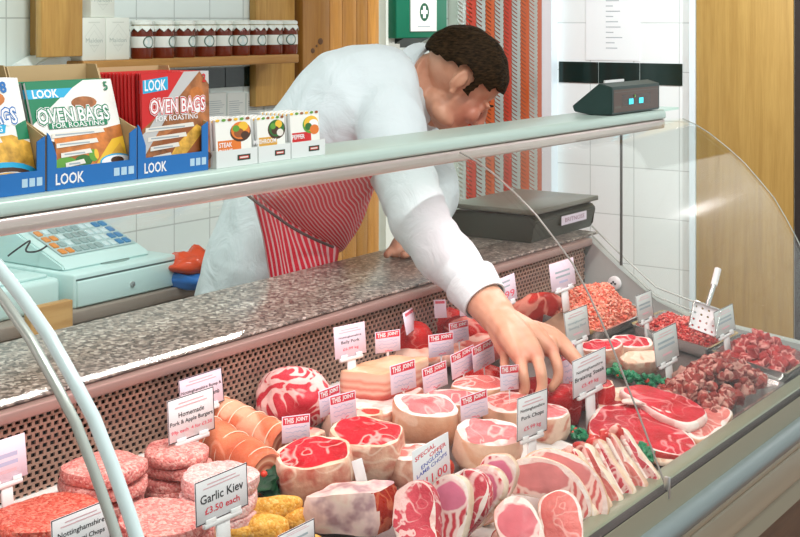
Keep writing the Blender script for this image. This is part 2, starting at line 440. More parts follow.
# ================================================================== SERVE-OVER COUNTER
X0, XE = -.15, 2.93
YG, ZG = 1.49, 1.072            # granite front edge
PROF = [(.852,.862),(.862,.885),(.875,.915),(.897,.965),(.922,1.02),(.945,1.07),(.966,1.112),(.99,1.155),(1.017,1.198),(1.05,1.235),(1.085,1.272),(1.125,1.305),(1.17,1.337),(1.205,1.356),(1.236,1.368)]
def glassmat(name, tint):
    m = bpy.data.materials.new(name); m.use_nodes = True; nt = m.node_tree; nt.nodes.clear(); g = G(nt)
    o = g.n('ShaderNodeOutputMaterial'); tr_ = g.n('ShaderNodeBsdfTransparent'); gl = g.n('ShaderNodeBsdfGlossy', Roughness=.015)
    tr_.inputs[0].default_value = (*tint,1); gl.inputs[0].default_value = (1,1,1,1)
    lw = g.n('ShaderNodeLayerWeight', Blend=.5); ms = g.n('ShaderNodeMixShader')
    fr = g.math('MULTIPLY_ADD', g.math('POWER', lw.outputs['Facing'], 4.0), .40, .007)
    g.l(fr, ms.inputs[0]); g.l(tr_.outputs[0], ms.inputs[1]); g.l(gl.outputs[0], ms.inputs[2]); g.l(ms.outputs[0], o.inputs[0]); return m
GL = glassmat('clear_glass', (.985,1,.99))
ct = thing('display_counter', 'long refrigerated serve-over butcher counter with curved glass front and greenish rail', 'display counter', (1.4,1.2,0))
rail = mat('rail_metal', (.28,.305,.215), .35, .3)
panel = mat('counter_panel', (.34,.325,.235), .45)
white = mat('counter_white', (.80,.83,.80), .35)
steel = mat('steel', (.62,.64,.64), .28, .9)
bm = bmesh.new(); box(bm, X0, XE, .845, .868, .807, .8605); box(bm, X0, XE, .845, 1.49, .66, .80); obj('front_panel', bm, panel, ct, local=False)
bm = bmesh.new(); rbox(bm, X0, XE, .862, .899, .828, .863, .006); obj('front_rail', bm, rail, ct, local=False)
bm = bmesh.new(); box(bm, X0, XE, .846, .862, .8605, .8625); obj('rail_gasket', bm, mat('gasket', (.02,.02,.018), .6), ct, local=False)
bm = bmesh.new(); tube(bm, [(X0,.842,.803),(XE,.842,.803)], .02, 16); obj('bumper', bm, mat('bumper_grey', (.20,.25,.25), .3), ct, local=False)
bm = bmesh.new(); rbox(bm, X0, XE, .838, .86, .765, .782, .006); rbox(bm, X0, XE, .842, .86, .70, .762, .006); obj('lower_trim', bm, mat('lower_beige', (.46,.40,.28), .45), ct, local=False)
bm = bmesh.new(); box(bm, X0, XE, .875, 1.5, 0, .70); obj('base', bm, wood('base_wood', (.10,.055,.03), (.17,.10,.055), 'X', 12), ct, local=False)
# deck
bm = bmesh.new(); prism(bm, [(.899,deck(.899)-.001),(1.49,deck(1.49)-.001),(1.49,.80),(.899,.80)], 'x', X0, XE); obj('deck', bm, mat('deck_steel', (.16,.13,.12), .4, .3), ct, local=False)
bm = bmesh.new(); rbox(bm, X0, XE-.03, 1.462, 1.486, deck(1.47), deck(1.47)+.012, .003); obj('rear_ledge', bm, white, ct, local=False)
# pierced air grille along the back: a real sheet with staggered square holes
bm = bmesh.new(); z0, z1 = .9265, 1.05; px_w, pz = .0136, .0088; rows = 14; th = .003
yf = 1.478
for r in range(rows):
    off = (r%2)*px_w/2; n = int((XE-.03-X0)/px_w)
    zc = z0+(r+.5)*pz
    for k in range(n):
        xc = X0+off+(k+.5)*px_w
        if xc < .2: continue
        o = [(xc-px_w/2,zc-pz/2),(xc+px_w/2,zc-pz/2),(xc+px_w/2,zc+pz/2),(xc-px_w/2,zc+pz/2)]
        hw, hh = px_w*.31, pz*.36
        i_ = [(xc-hw,zc-hh),(xc+hw,zc-hh),(xc+hw,zc+hh),(xc-hw,zc+hh)]
        O = [bm.verts.new((x,yf,z)) for x,z in o]; I = [bm.verts.new((x,yf,z)) for x,z in i_]; J = [bm.verts.new((x,yf+th,z)) for x,z in i_]
        for q in range(4):
            bm.faces.new((O[q],O[(q+1)%4],I[(q+1)%4],I[q])); bm.faces.new((I[q],I[(q+1)%4],J[(q+1)%4],J[q]))
me = obj('back_grille', bm, mat('grille_metal', (.44,.29,.22), .4, .25), ct, local=False)
bm = bmesh.new(); box(bm, X0, XE, 1.492, 1.497, .90, 1.05); obj('duct', bm, mat('duct_dark', (.012,.010,.009), .8), ct, local=False)
bm = bmesh.new(); rbox(bm, X0, XE, 1.470, 1.492, 1.0485, 1.0655, .003); obj('grille_cap', bm, mat('grille_cap_metal', (.46,.31,.27), .35, .2), ct, local=False)
# end panel (solid lower part with a sloping top) and the end glass
ex = XE
bm = bmesh.new()
prism(bm, [(.85,.70),(.85,.862),(.90,.872),(1.22,.905),(1.30,.932),(1.40,1.0),(1.48,1.062),(1.52,1.066),(1.52,.70)], 'x', ex, ex+.03)
obj('end_panel', bm, mat('end_grey', (.47,.49,.47), .4), ct, local=False)
poly = [(y,z) for y,z in PROF]+[(1.31,1.368),(1.385,1.368),(1.385,.99),(1.30,.935),(1.22,.908),(.90,.875)]
bm = bmesh.new(); prism(bm, poly, 'x', ex-.006, ex-.001); obj('end_glass', bm, GL, ct, local=False)
edge = mat('glass_edge', (.45,.52,.48), .3)
bm = bmesh.new(); tube(bm, [(ex-.003,y-.001,z+.001) for y,z in PROF], .0012, 6); obj('glass_edge', bm, edge, ct, local=False)
bm = bmesh.new(); tube(bm, [(ex-.012,1.388,1.36),(ex-.012,1.388,1.01)], .0035, 8); obj('end_post', bm, mat('post_dark', (.05,.05,.04), .4), ct, local=False)
dpt = PX(615, 283, ex-.012)
bm = bmesh.new(); lathe(bm, [(0,0),(.017,0),(.017,.006),(.014,.009),(0,.009)], 24, 0, Matrix.Translation(dpt)@Matrix.Rotation(-PI/2,4,'Y')); dk = obj('glass_fixing', bm, mat('fixing_white', (.85,.83,.84), .3), ct, local=False)
bm = bmesh.new()
for s in (-1,0,1): lathe(bm, [(0,0),(.0025,0),(.0025,.002),(0,.002)], 8, 0, Matrix.Translation(dpt+Vector((-.009,s*.005,(s==0)*.004)))@Matrix.Rotation(-PI/2,4,'Y'))
b = obj('screw', bm, K_, dk); b.location = -Vector(ct.location)
bm = bmesh.new()
for dz in (.0,.022): tube(bm, [(ex-.006,1.47,1.075+dz),(ex-.008,1.40,1.02+dz),(ex-.008,1.30,.945+dz),(ex-.006,1.20,.92+dz)], .002, 6)
obj('end_glass_rim', bm, edge, ct, local=False)
# curved front glass in three panes
XJ, XS = .905, 1.948
for a, b_ in ((X0,XJ-.006),(XJ+.006,XS-.0012),(XS+.0012,ex-.006)):
    bm = bmesh.new(); strip(bm, PROF, a, b_, .005); obj('front_glass', bm, GL, ct, local=False)
bm = bmesh.new(); tube(bm, [(XS,y-.003,z+.002) for y,z in PROF], .0018, 6); obj('glass_joint', bm, mat('joint_dark', (.34,.32,.29), .3), ct, local=False)
bm = bmesh.new(); rbox(bm, XS-.003, XS+.003, .843, .852, .848, .882, .001); obj('joint_clip', bm, steel, ct, local=False)
# end frame of the left-hand case: flat profile and white tube
bm = bmesh.new(); tube(bm, [(XJ-.012,y-.002,z+.002) for y,z in PROF], .0055, 8); obj('frame_strip', bm, mat('frame_grey', (.50,.55,.50), .25, .3), ct, local=False)
bm = bmesh.new(); tube(bm, [(XJ+.011,y-.002,z+.002) for y,z in PROF], .0072, 14); obj('frame_tube', bm, mat('frame_white', (.70,.86,.86), .2), ct, local=False)
# top shelf: aluminium tray with rounded front edge
bm = bmesh.new()
pr = [(1.300,1.3735),(1.246,1.3735),(1.241,1.3745),(1.239,1.377),(1.239,1.385),(1.241,1.391),(1.246,1.395),(1.36,1.395),(1.364,1.391),(1.364,1.375),(1.36,1.372),(1.300,1.372)]
prism(bm, pr, 'x', X0, 2.84)
bmesh.ops.bevel(bm, geom=[e for e in bm.edges if abs(e.verts[0].co.x-e.verts[1].co.x)>.1], offset=.0015, segments=2, affect='EDGES', profile=.5)
obj('top_shelf', bm, mat('shelf_aluminium', (.50,.64,.58), .32, .2), ct, local=False)
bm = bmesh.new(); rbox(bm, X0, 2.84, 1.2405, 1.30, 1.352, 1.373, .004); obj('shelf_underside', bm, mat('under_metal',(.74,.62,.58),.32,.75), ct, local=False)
bm = bmesh.new(); prism(bm, [(1.246,1.3952),(1.31,1.3952),(1.36,1.3952),(1.36,1.390),(1.246,1.390)], 'x', 2.84, ex); obj('shelf_glass_end', bm, glassmat('shelf_glass', (.80,.93,.88)), ct, local=False)
# ------------------------------------------------------------------ granite worktop and bench behind it
def granite():
    m, nt, b = newmat('granite'); g = G(nt); tc = g.n('ShaderNodeTexCoord')
    v1 = g.n('ShaderNodeTexVoronoi', Scale=150.0); v2 = g.n('ShaderNodeTexVoronoi', Scale=260.0); n = g.n('ShaderNodeTexNoise', Scale=60.0, Detail=3.0)
    for q in (v1,v2,n): g.l(tc.outputs['Object'], q.inputs['Vector'])
    s1 = g.n('ShaderNodeSeparateColor'); g.l(v1.outputs['Color'], s1.inputs[0]); s2 = g.n('ShaderNodeSeparateColor'); g.l(v2.outputs['Color'], s2.inputs[0])
    a = g.ramp(s1.outputs[0], [(.0,(.02,.016,.014)),(.30,(.07,.055,.045)),(.45,(.26,.21,.17)),(.75,(.42,.35,.29)),(1,(.82,.77,.68))])
    c = g.ramp(s2.outputs[1], [(.0,(.05,.04,.035)),(.5,(.34,.28,.24)),(1,(.60,.53,.46))])
    g.l(g.mix(.3, a, c), b.inputs['Base Color']); b.inputs['Roughness'].default_value = .28; return m
gr = granite()
bm = bmesh.new(); rbox(bm, X0, XE+.065, YG-.004, 1.775, ZG-.0055, ZG, .002); wt = tag(obj('worktop', bm, gr), 'long speckled granite worktop running behind the pierced grille', 'worktop')
bm = bmesh.new(); box(bm, X0, 2.925, 1.525, 1.74, .0, ZG-.0057); tag(obj('storage_cabinet', bm, mat('base_white', (.7,.72,.7), .5)), 'plain pale cabinet carrying the speckled granite worktop', 'cabinet')
YBn, ZBn = 2.1, .95
bm = bmesh.new(); rbox(bm, .7, 2.62, 2.285, 2.735, ZBn-.03, ZBn, .004); bn = thing('back_bench', 'low grey-brown bench behind the granite carrying the cash register', 'bench', (1.5,2.3,0))
obj('bench_top', bm, mat('bench_brown', (.30,.25,.21), .4), bn, local=False)
bm = bmesh.new(); box(bm, .75, 2.60, 2.30, 2.73, 0, ZBn-.031); obj('bench_body', bm, mat('bench_grey', (.35,.33,.30), .6), bn, local=False)
# ------------------------------------------------------------------ cash register (front at y = 2.3)
YR = 2.3
A = PY(66, 306, YR); zb = ZBn
A = PZ(76, 310, ZBn); YR = A.y; Bp = PY(178, 289, YR); w = Bp.x-A.x
crg_x = A.x
crg = thing('cash_register', 'pale blue-green cash register with drawer and keypad on the back bench', 'cash register', (A.x, A.y, ZBn))
body = mat('register_shell', (.60,.82,.80), .35); dpth = .36
bm = bmesh.new(); rbox(bm, 0, w, 0.006, dpth, 0.0, .078, .006); obj('drawer_case', bm, body, crg)
bm = bmesh.new(); rbox(bm, .006, w-.006, 0, .02, .004, .062, .003); dr = obj('drawer', bm, body, crg)
bm = bmesh.new(); lathe(bm, [(0,0),(.007,0),(.007,.003),(.004,.004),(0,.004)], 14, 0, Matrix.Translation((w*.53,-.0,.03))@Matrix.Rotation(PI/2,4,'X')); lk = obj('lock', bm, steel, dr)
bm = bmesh.new(); box(bm, .005, w-.005, .0045, .0055, .0625, .0665); obj('drawer_gap', bm, mat('gap_dark', (.08,.12,.12), .6), crg)
bm = bmesh.new()   # wedge-shaped upper body
xa, xb = -.05, w*.86
pl = [(.05,.078),(.055,.090),(.25,.165),(.275,.168),(.36,.12),(.36,.078)]
prism(bm, pl, 'x', .01, xb); bmesh.ops.bevel(bm, geom=list(bm.edges), offset=.004, segments=2, affect='EDGES'); obj('upper_body', bm, body, crg)
u0, v0 = Vector((.055,.090)), Vector((.25,.165)); dv = (v0-u0); L = dv.length; dv.normalize()
f = Flat((.01,.0545,.0905), (1,0,0), (0,dv.x,dv.y), .0006); ww = xb-.01
f.rect(ww*.04, ww*.96, L*.90, L*1.0, mat('register_display', (.03,.035,.03), .2)); f.rect(ww*.12, ww*.30, L*.935, L*.985, W_)
f.rect(ww*.10, ww*.97, L*.18, L*.80, mat('keypad_plate', (.44,.60,.60), .5)); 
f.build('keypad_plate', crg)
keyc = {'o':mat('key_orange',(.75,.28,.06),.4),'g':mat('key_grey',(.30,.42,.42),.4),'l':mat('key_pale',(.62,.78,.80),.4),'b':mat('key_blue',(.06,.25,.50),.4),'r':mat('key_red',(.7,.08,.06),.4)}
lay = ['olggggllbb','oolggglllb','oglgggllbb','ooggggllbb']
M = Matrix(((1,0,0,.01),(0,dv.x,-dv.y,.0545),(0,dv.y,dv.x,.0905),(0,0,0,1)))
for r in range(4):
    for c_ in range(10):
        bm = bmesh.new(); kx = ww*(.125+.83*c_/10); ky = L*(.65-.145*r)
        rbox(bm, kx, kx+ww*.06, ky, ky+L*.10, .0008, .0055, .001, 0, M, 1); obj('key', bm, keyc[lay[r][c_]], crg)
bm = bmesh.new(); lathe(bm, [(0,-.003),(.045,-.003),(.045,.002),(0,.002)], 20, 0, Matrix.Translation((w*.52,.055,.0785))@Matrix.Diagonal((1,.35,1,1))); obj('coin_dish', bm, mat('dish_grey', (.25,.36,.34), .5), crg)
# lead lying over the register's left shoulder
a = [PY(8,256,2.42),PY(20,247,2.4),PY(30,241,2.42),PY(26,251,2.40),PY(38,251,2.42),PY(50,243,2.45),PY(55,232,2.5)]
bm = bmesh.new()
from mathutils import geometry as _geo
def smooth_pts(P, k=6):
    out = []
    for i in range(len(P)-1):
        p0 = P[max(i-1,0)]; p1 = P[i]; p2 = P[i+1]; p3 = P[min(i+2,len(P)-1)]
        for j in range(k):
            t = j/k
            out.append(.5*((2*p1)+(p2-p0)*t+(2*p0-5*p1+4*p2-p3)*t*t+(3*p1-p0-3*p2+p3)*t**3))
    out.append(P[-1]); return out
tube(bm, smooth_pts(a), .0022, 6); obj('cable', bm, K_, crg, local=False)
# white housing (card printer side) left of the register
A2 = PY(3, 290, 2.36)
wh = thing('bench_unit', 'pale plain boxy unit at the left of the cash register', 'machine', (crg_x-.275, 2.33, ZBn))
bm = bmesh.new(); rbox(bm, 0, .262, .0, .3, 0, .072, .012, seg=3); obj('housing', bm, body, wh); bm = bmesh.new(); rbox(bm, .02, .24, .02, .28, .072, .080, .003); obj('lid', bm, body, wh)
# wooden block at the bench's end below the register
A3 = PY(22, 333, 2.288); B3 = PY(64, 333, 2.288)
bm = bmesh.new(); rbox(bm, A3.x, B3.x, 2.258, 2.282, .0, .985, .003); tag(obj('wooden_board', bm, wood('board_orange',(.45,.24,.08),(.60,.36,.14),'X',14)), 'short upright orange-brown wooden board below the left end of the register', 'board')
# plastic carrier bags
def bag(name, px, py, y, w, h, d, m, label):
    p = PY(px, py, y); bm = bmesh.new(); ball(bm, (0,0,h/2), (w/2,d/2,h/2), 4)
    for v in bm.verts:
        v.co.z = max(v.co.z, .002); k = noise.noise(v.co*28+Vector((px,0,0))); k2 = noise.noise(Vector((v.co.x*70,v.co.y*20,v.co.z*30)))
        v.co += Vector((v.co.x*.25*k, v.co.y*.2*k2, max(0,v.co.z)*.28*(k+k2)))
    o = obj(name, bm, m); o.location = p; return tag(o, label, 'bag')
zz = ZBn
p = PZ(192, 284, ZBn)
bag('plastic_bag', 194, 289, p.y, .14, .055, .16, mat('bag_blue', (.03,.20,.62), .25), 'blue plastic bag on the back bench under the red-orange bag')
o = bag('plastic_bag', 193, 274, p.y, .145, .055, .14, mat('bag_red', (.80,.08,.02), .22), 'crumpled red-orange plastic bag beside the cash register'); 
# ------------------------------------------------------------------ weighing scale on the granite
s0 = PZ(531, 243.5, ZG); s1 = PY(592, 226, s0.y); s2 = PX(465, 229, s0.x)
wsc, dsc = s1.x-s0.x, .225
scl = thing('weighing_scale', 'dark grey counter scale with flat platter standing on the granite worktop', 'weighing scale', (s0.x, s0.y, ZG))
dk_ = mat('scale_dark', (.045,.05,.035), .35)
bm = bmesh.new(); prism(bm, [(.0,.0),(.0,.012),(-.012,.05),(.0,.062),(dsc-.01,.062),(dsc,.05),(dsc,0)], 'x', 0, wsc)
bmesh.ops.bevel(bm, geom=list(bm.edges), offset=.003, segments=2, affect='EDGES'); obj('body', bm, dk_, scl)
bm = bmesh.new(); rbox(bm, .05, wsc-.05, .05, dsc-.05, .062, .068, .002); obj('neck', bm, dk_, scl)
bm = bmesh.new(); rbox(bm, -.012, wsc+.006, -.016, dsc, .068, .080, .003); obj('platter', bm, mat('platter_grey', (.20,.19,.15), .3, .4), scl)
f = Flat((wsc*.36,-.0008,.026), (1,0,0), (0,-.25,.97)); f.d = .012
f = Flat((wsc*.40,-.0135,.027), (1,0,0), (0,0,1))
f.rect(0, wsc*.42, .0, .022, mat('sticker_lilac', (.80,.72,.82), .5)); f.text('BRITNOSS', wsc*.22, .011, mat('ink_plum', (.22,.03,.10), .5), w=wsc*.32, h=.010); lab_ = f.build('maker_label', scl)
bm = bmesh.new(); box(bm, wsc*.40, wsc*.82, -.0133, .02, .0265, .0495); obj('label_mount', bm, dk_, scl)
# ------------------------------------------------------------------ customer display standing on the top shelf
d0 = PZ(612, 119, 1.3952)
y0 = 1.246
d0 = PY(612, 117, y0); d1_ = PY(659.5, 112, y0); wd = d1_.x-d0.x
dsp = thing('scale_display', 'black wedge-shaped customer display with blue digits on the top shelf', 'display', (d0.x, y0, 1.3953))
hh = PY(612, 87.5, y0).z-1.3953
gm2 = mat('display_case', (.02,.05,.045), .4)
bm = bmesh.new(); prism(bm, [(0,.002),(0,hh),(.03,hh+.008),(.095,.018),(.09,.006),(.05,.0)], 'x', 0, wd); bmesh.ops.bevel(bm, geom=list(bm.edges), offset=.0015, segments=2, affect='EDGES'); obj('case', bm, gm2, dsp)
f = Flat((0,-.0004,0)); br = mat('display_window', (.045,.02,.012), .15)
f.rect(wd*.03, wd*.97, .006, hh-.006, mat('display_face', (.075,.04,.025), .3)); f.rect(wd*.2, wd*.8, hh*.30, hh*.70, br)
f.rect(wd*.05, wd*.18, hh*.24, hh*.32, mat('dark_print', (.12,.11,.09), .5)); f.rect(wd*.04, wd*.96, hh*.80, hh*.83, mat('dark_print', (.12,.11,.09), .5))
f.build('window', dsp)
dg_ = mat('digit_blue', (.02,.4,.5), .4, emit=(.05,.65,.8), estr=1.0)
f = Flat((0,-.0016,0))
for q in (.33,.54): f.rect(wd*q, wd*(q+.09), hh*.34, hh*.54, dg_)
f.ell(wd*.455, hh*.62, wd*.012, wd*.012, mat('led_green', (.2,.5,.1), .4)); f.build('digits', dsp)
bm = bmesh.new(); box(bm, wd*.12, wd*.5, .030, .034, hh+.0065, hh+.013); obj('paper_strip', bm, W_, dsp)
# ================================================================== GOODS ON THE TOP SHELF
ZS = 1.3953
cyan = mat('p_cyan',(.02,.42,.70),.45); blue = mat('p_blue',(.012,.16,.48),.45); green = mat('p_green',(.01,.22,.10),.4); red = mat('p_red',(.62,.02,.02),.4)
orange = mat('p_orange',(.75,.20,.03),.4); brown = mat('p_brown',(.30,.09,.025),.4); yellow = mat('p_yellow',(.85,.52,.04),.4); dkbrown = mat('p_dkbrown',(.07,.03,.015),.4)
lgreen = mat('p_leaf',(.12,.35,.04),.4); pale = mat('p_pale',(.80,.78,.70),.45); gold = mat('p_gold',(.70,.38,.05),.4); card = mat('card_brown',(.52,.38,.19),.6); silver = mat('p_silver',(.55,.56,.55),.4)
roast = mat('p_roast',(.62,.20,.04),.4,var=.55,vscale=45); roastd = mat('p_roast_dark',(.40,.15,.05),.4,var=.6,vscale=50); chick = mat('p_chicken',(.80,.42,.06),.4,var=.6,vscale=60)
YF = 1.252
def shelf_box(pl, pr, pyl, pyr):
    a = PY(pl, pyl, YF); b = PY(pr, pyr, YF); return a.x+.0006, b.x-.0006
def display_box(pl, pr, pyl, pyr, H, label, depth=.095, notch=.03):
    xa, xb = shelf_box(pl, pr, pyl, pyr); w = xb-xa
    t = thing('display_box', label, 'display box', (xa, YF, ZS), 0, 'cardboard display boxes of oven bags')
    bm = bmesh.new(); box(bm, 0, w, 0, .0016, 0, .026); box(bm, 0, w, .0016, depth, 0, .0016)
    # front uprights beside the lip
    prism(bm, [(0,.026),(.014,.026),(.014,.042),(.004,.066),(0,.07)], 'y', 0, .0016); prism(bm, [(w,.026),(w-.012,.026),(w-.012,.06),(w,.066)], 'y', 0, .0016)
    # blue outside faces of the sides
    obj('front_lip', bm, blue, t)
    for sx in (0, w-.0016):
        bm = bmesh.new(); prism(bm, [(.0018,.0016),(depth,.0016),(depth,H),(depth-.02,H),(depth-.028,H-.02),(depth-.034,H-.03),(depth-.055,H-.065),(.0018,.066)], 'x', sx, sx+.0016); obj('side_flap', bm, card, t)
    bm = bmesh.new(); box(bm, 0, w, depth-.0016, depth, .0018, H); obj('back_board', bm, card, t)
    f = Flat((0,-.0002,0)); f.text('LOOK', w*.24, .0125, W_, w=w*.30, h=.013, off=.02)
    f.build('lettering', t); f = Flat((0,-.0002,0))
    for k in range(3): f.rect(w*(.73+.085*k), w*(.795+.085*k), .008, .018, mat('p_icon',(.45,.66,.80),.5))
    f.build('icons', t)
    return t, xa, w
def packets(xa, w, n, H, lean, edgecol, facecol, art, labels, group, y0=.006, dy=.0062, dx=-.0, pad=.003):
    first = None
    for i in range(n):
        loc = (xa+pad+dx*i, YF+y0+dy*i+.0004, ZS+.002); rot = (-lean, 0, 0)
        if i == 0 or first is None:
            t = thing('oven_bag_packet', labels[0], 'oven bag packet', loc, 0, group); t.rotation_euler = rot
            bm = bmesh.new(); rbox(bm, 0, w-2*pad, 0, .0045, 0, H, .0012, 0, None, 1); obj('pouch', bm, edgecol, t)
            f = Flat((0,-.0003,0)); art(f, w-2*pad, H); f.build('print', t)
        if i > 0:
            lb = labels[min(i, len(labels)-1)]
            t = thing('oven_bag_packet', lb, 'oven bag packet', loc, 0, group); t.rotation_euler = rot
            if first is None:
                bm = bmesh.new(); rbox(bm, 0, w-2*pad, 0, .0045, 0, H, .0012, 0, None, 1)
                first = obj('pouch', bm, edgecol, t)
                f = Flat((0,-.0003,0)); facecol(f, w-2*pad, H); f2 = f.build('print', t)
            else:
                for q in (first, f2):
                    c = q.copy(); C.objects.link(c); c.parent = t
def strips(f, xs, ys, w, n):
    for k in range(n):
        f.poly([(xs+.004*k,ys-k*.0125),(xs+w*(1-.16*k),ys+.0028-k*.0125),(xs+w*(1-.16*k)-.002,ys+.0085-k*.0125),(xs+.004*k+.001,ys+.0058-k*.0125)], pale)
        f.rect(xs+.006+.004*k, xs+w*(1-.16*k)*.8, ys+.003-k*.0125, ys+.0048-k*.0125, grey)
def title(f, w, H, cx, cy, col, s=1.0):
    [f.text('OVEN BAGS', cx, cy, mm, w=w*.82*s, h=.0185*s, off=oo) for mm, oo in ((W_,.11),(col,.08),(W_,.018))]
def art_green(f, w, H):
    f.rect(0, w, 0, H, mat('p_white',(.86,.88,.82),.45))
    f.poly([(0,H*.60),(w*.42,H*.88),(w*.66,H),(0,H)], green); f.poly([(0,H*.84),(w*.40,H*.84),(w*.52,H*.93),(0,H*.93)], cyan); f.text('LOOK', w*.20, H*.885, W_, h=.010, off=.03)
    f.poly([(w*.08,0),(w,0),(w,H*.54),(w*.7,H*.50),(w*.2,H*.46)], roast); f.poly([(0,0),(w*.14,0),(w*.2,H*.42),(0,H*.5)], dkbrown)
    f.ell(w*.62, H*.78, w*.15, H*.06, roastd)
    f.poly([(w*.60,H*.16),(w*.86,H*.40),(w,H*.42),(w,H*.2)], yellow); f.poly([(w*.72,H*.18),(w*.95,H*.36),(w,H*.18)], gold)
    f.ell(w*.27, H*.21, w*.13, H*.06, lgreen); f.ell(w*.48, H*.22, w*.10, H*.055, mat('p_dkleaf',(.03,.16,.03),.4)); f.ell(w*.60, H*.26, w*.05, H*.06, lgreen); f.ell(w*.64,H*.27,w*.025,H*.05,yellow)
    f.ell(w*.86, H*.18, w*.20, H*.075, cyan); f.ell(w*.86, H*.18, w*.18, H*.06, W_); f.ell(w*.87, H*.19, w*.08, H*.035, dkbrown)
    strips(f, w*.17, H*.50-.006, w*.62, 4)
    title(f, w, H, w*.47, H*.665, green); f.rect(w*.16, w*.84, H*.545, H*.60, green); f.text('FOR ROASTING', w*.50, H*.572, W_, w=w*.6, h=.0065, off=.01)
    f.text('5', w*.91, H*.93, green, h=.011, off=.02)
def plain_green(f, w, H): f.rect(0, w, 0, H, mat('p_white',(.86,.88,.82),.45)); f.rect(0, w, H*.84, H, green)
def art_red(f, w, H):
    f.rect(0, w, 0, H, roastd); f.poly([(0,H*.45),(w*.30,H*.62),(w*.66,H),(0,H)], red)
    f.poly([(0,H*.16),(w*.50,H*.72),(w*.86,H),(w*.62,H),(w*.1,H*.46),(0,H*.4)], silver); f.poly([(w*.86,H),(w,H),(w,H*.86)], silver)
    f.poly([(w*.02,H*.80),(w*.38,H*.83),(w*.38,H*.96),(w*.02,H*.93)], cyan); f.text('LOOK', w*.2, H*.88, W_, w=w*.30, h=.014, off=.02)
    f.ell(w*.62, H*.30, w*.34, H*.14, brown); f.poly([(w*.35,H*.12),(w*.62,H*.16),(w*.92,H*.40),(w*.80,H*.46),(w*.5,H*.28)], chick); f.ell(w*.80,H*.70,w*.14,H*.14,roast)
    f.ell(w*.86, H*.12, w*.16, H*.06, dkbrown)
    strips(f, w*.04, H*.42, w*.72, 4)
    title(f, w, H, w*.52, H*.665, red, .98); f.text('FOR ROASTING', w*.5, H*.545, W_, w=w*.62, h=.007, off=.012)
    f.text('2', w*.92, H*.93, red, h=.011, off=.02)
def plain_red(f, w, H): f.rect(0, w, 0, H*.42, W_); f.rect(0, w, H*.42, H, red)
def art_blue(f, w, H):
    f.rect(0, w, 0, H, mat('p_white',(.86,.88,.82),.45)); f.poly([(0,0),(w,0),(w,H*.42),(w*.8,H*.5),(0,H*.46)], chick); f.ell(w*.45,H*.82,w*.35,H*.10,roast)
    f.poly([(w*.86,H*.45),(w,H*.45),(w,H*.62),(w*.86,H*.58)], green); f.ell(w*.62, H*.12, w*.42, H*.15, cyan); f.ell(w*.62, H*.11, w*.36, H*.115, dkbrown); f.ell(w*.64, H*.11, w*.28, H*.075, W_); f.ell(w*.64,H*.13,w*.2,H*.05,chick)
    strips(f, w*.05, H*.42, w*.62, 2)
    title(f, w, H, w*.48, H*.665, blue, 1.0); f.poly([(w*.1,H*.52),(w*.72,H*.52),(w*.75,H*.59),(w*.1,H*.59)], cyan); f.text('FOR ROASTING', w*.42, H*.555, W_, w=w*.55, h=.0065, off=.01)
    f.text('8', w*.80, H*.92, blue, h=.013, off=.04)
tA, xa, w = display_box(-46, 45.5, 201, 190.4, .149, 'blue-fronted display box at the left edge holding oven bags numbered 8')
packets(xa, w, 4, .139, .30, mat('pouch_white',(.82,.84,.82),.35), lambda f,w,H: f.rect(0,w,0,H,W_), art_blue, ['front oven bag packet with orange roast and large number 8 at the far left','oven bag packet behind the number 8 front packet'], 'oven bags in the left box')
tB, xa, w = display_box(47, 137, 190.4, 179.8, .147, 'blue-fronted display box in the middle holding green and white oven bags')
packets(xa, w, 5, .132, .30, mat('pouch_white',(.82,.84,.82),.35), plain_green, art_green, ['front green and white oven bag packet marked 5','green topped oven bag packet stacked behind the one marked 5'], 'oven bags in the middle box', dx=-.0008)
tC, xa, w = display_box(137.6, 208.5, 179.7, 170.2, .141, 'blue-fronted display box on the right holding red oven bags')
packets(xa+.012, w+.002, 14, .133, .03, mat('pouch_red',(.66,.03,.03),.35), plain_red, art_red, ['front red oven bag packet with brown roast picture marked 2','red edged oven bag packet in the row behind the one marked 2'], 'oven bags in the right box', dy=.0058, dx=-.0012)
# ------------------------------------------------------------------ recipe-mix sachet trays
tray_white = mat('tray_white',(.74,.80,.78),.4)
def sachet_art(c1, t1, t2, plate):
    def art(f, w, H):
        f.rect(0, w, 0, H, mat('p_white',(.86,.88,.82),.45)); f.rect(w*.05, w*.70, H*.20, H*.54, c1); f.rect(w*.05, w*.70, H*.05, H*.19, red)
        for k,(dx,dy,r,mm) in enumerate(plate): f.ell(w*(.70+dx), H*(.70+dy), w*r, H*r*.72, mm)
        f.text(t1, w*.26, H*.445, W_, h=H*.10, off=.02); 
        if t2: f.text(t2, w*.26, H*.30, W_, h=H*.10, off=.02)
        f.rect(w*.10, w*.62, H*.11, H*.13, pale)
        for k in range(6): f.ell(w*(.06+.17*k), H*(.985), w*.06, H*.03, [yellow,lgreen,brown][k%3])
    return art
P1 = [(0,0,.30,dkbrown),(0,.03,.27,orange),(.08,.12,.14,yellow),(-.05,-.02,.14,brown),(.12,-.08,.12,dkbrown),(-.13,.08,.1,lgreen)]
P2 = [(0,0,.32,dkbrown),(0,.03,.28,mat('p_dkleaf',(.03,.16,.03),.4)),(.08,.12,.13,yellow),(-.05,-.02,.14,dkbrown),(.12,-.08,.12,pale),(-.13,.08,.1,lgreen)]
P3 = [(0,0,.28,lgreen),(.02,.03,.25,yellow),(.1,.0,.17,W_),(-.08,-.04,.12,mat('p_dkleaf',(.03,.16,.03),.4)),(.12,-.12,.16,orange)]
lab3 = ['left-hand','middle','right-hand']
spans = [(216.5,258,171.2,166),(258.6,291,166,163),(291.6,325.5,162.5,159)]
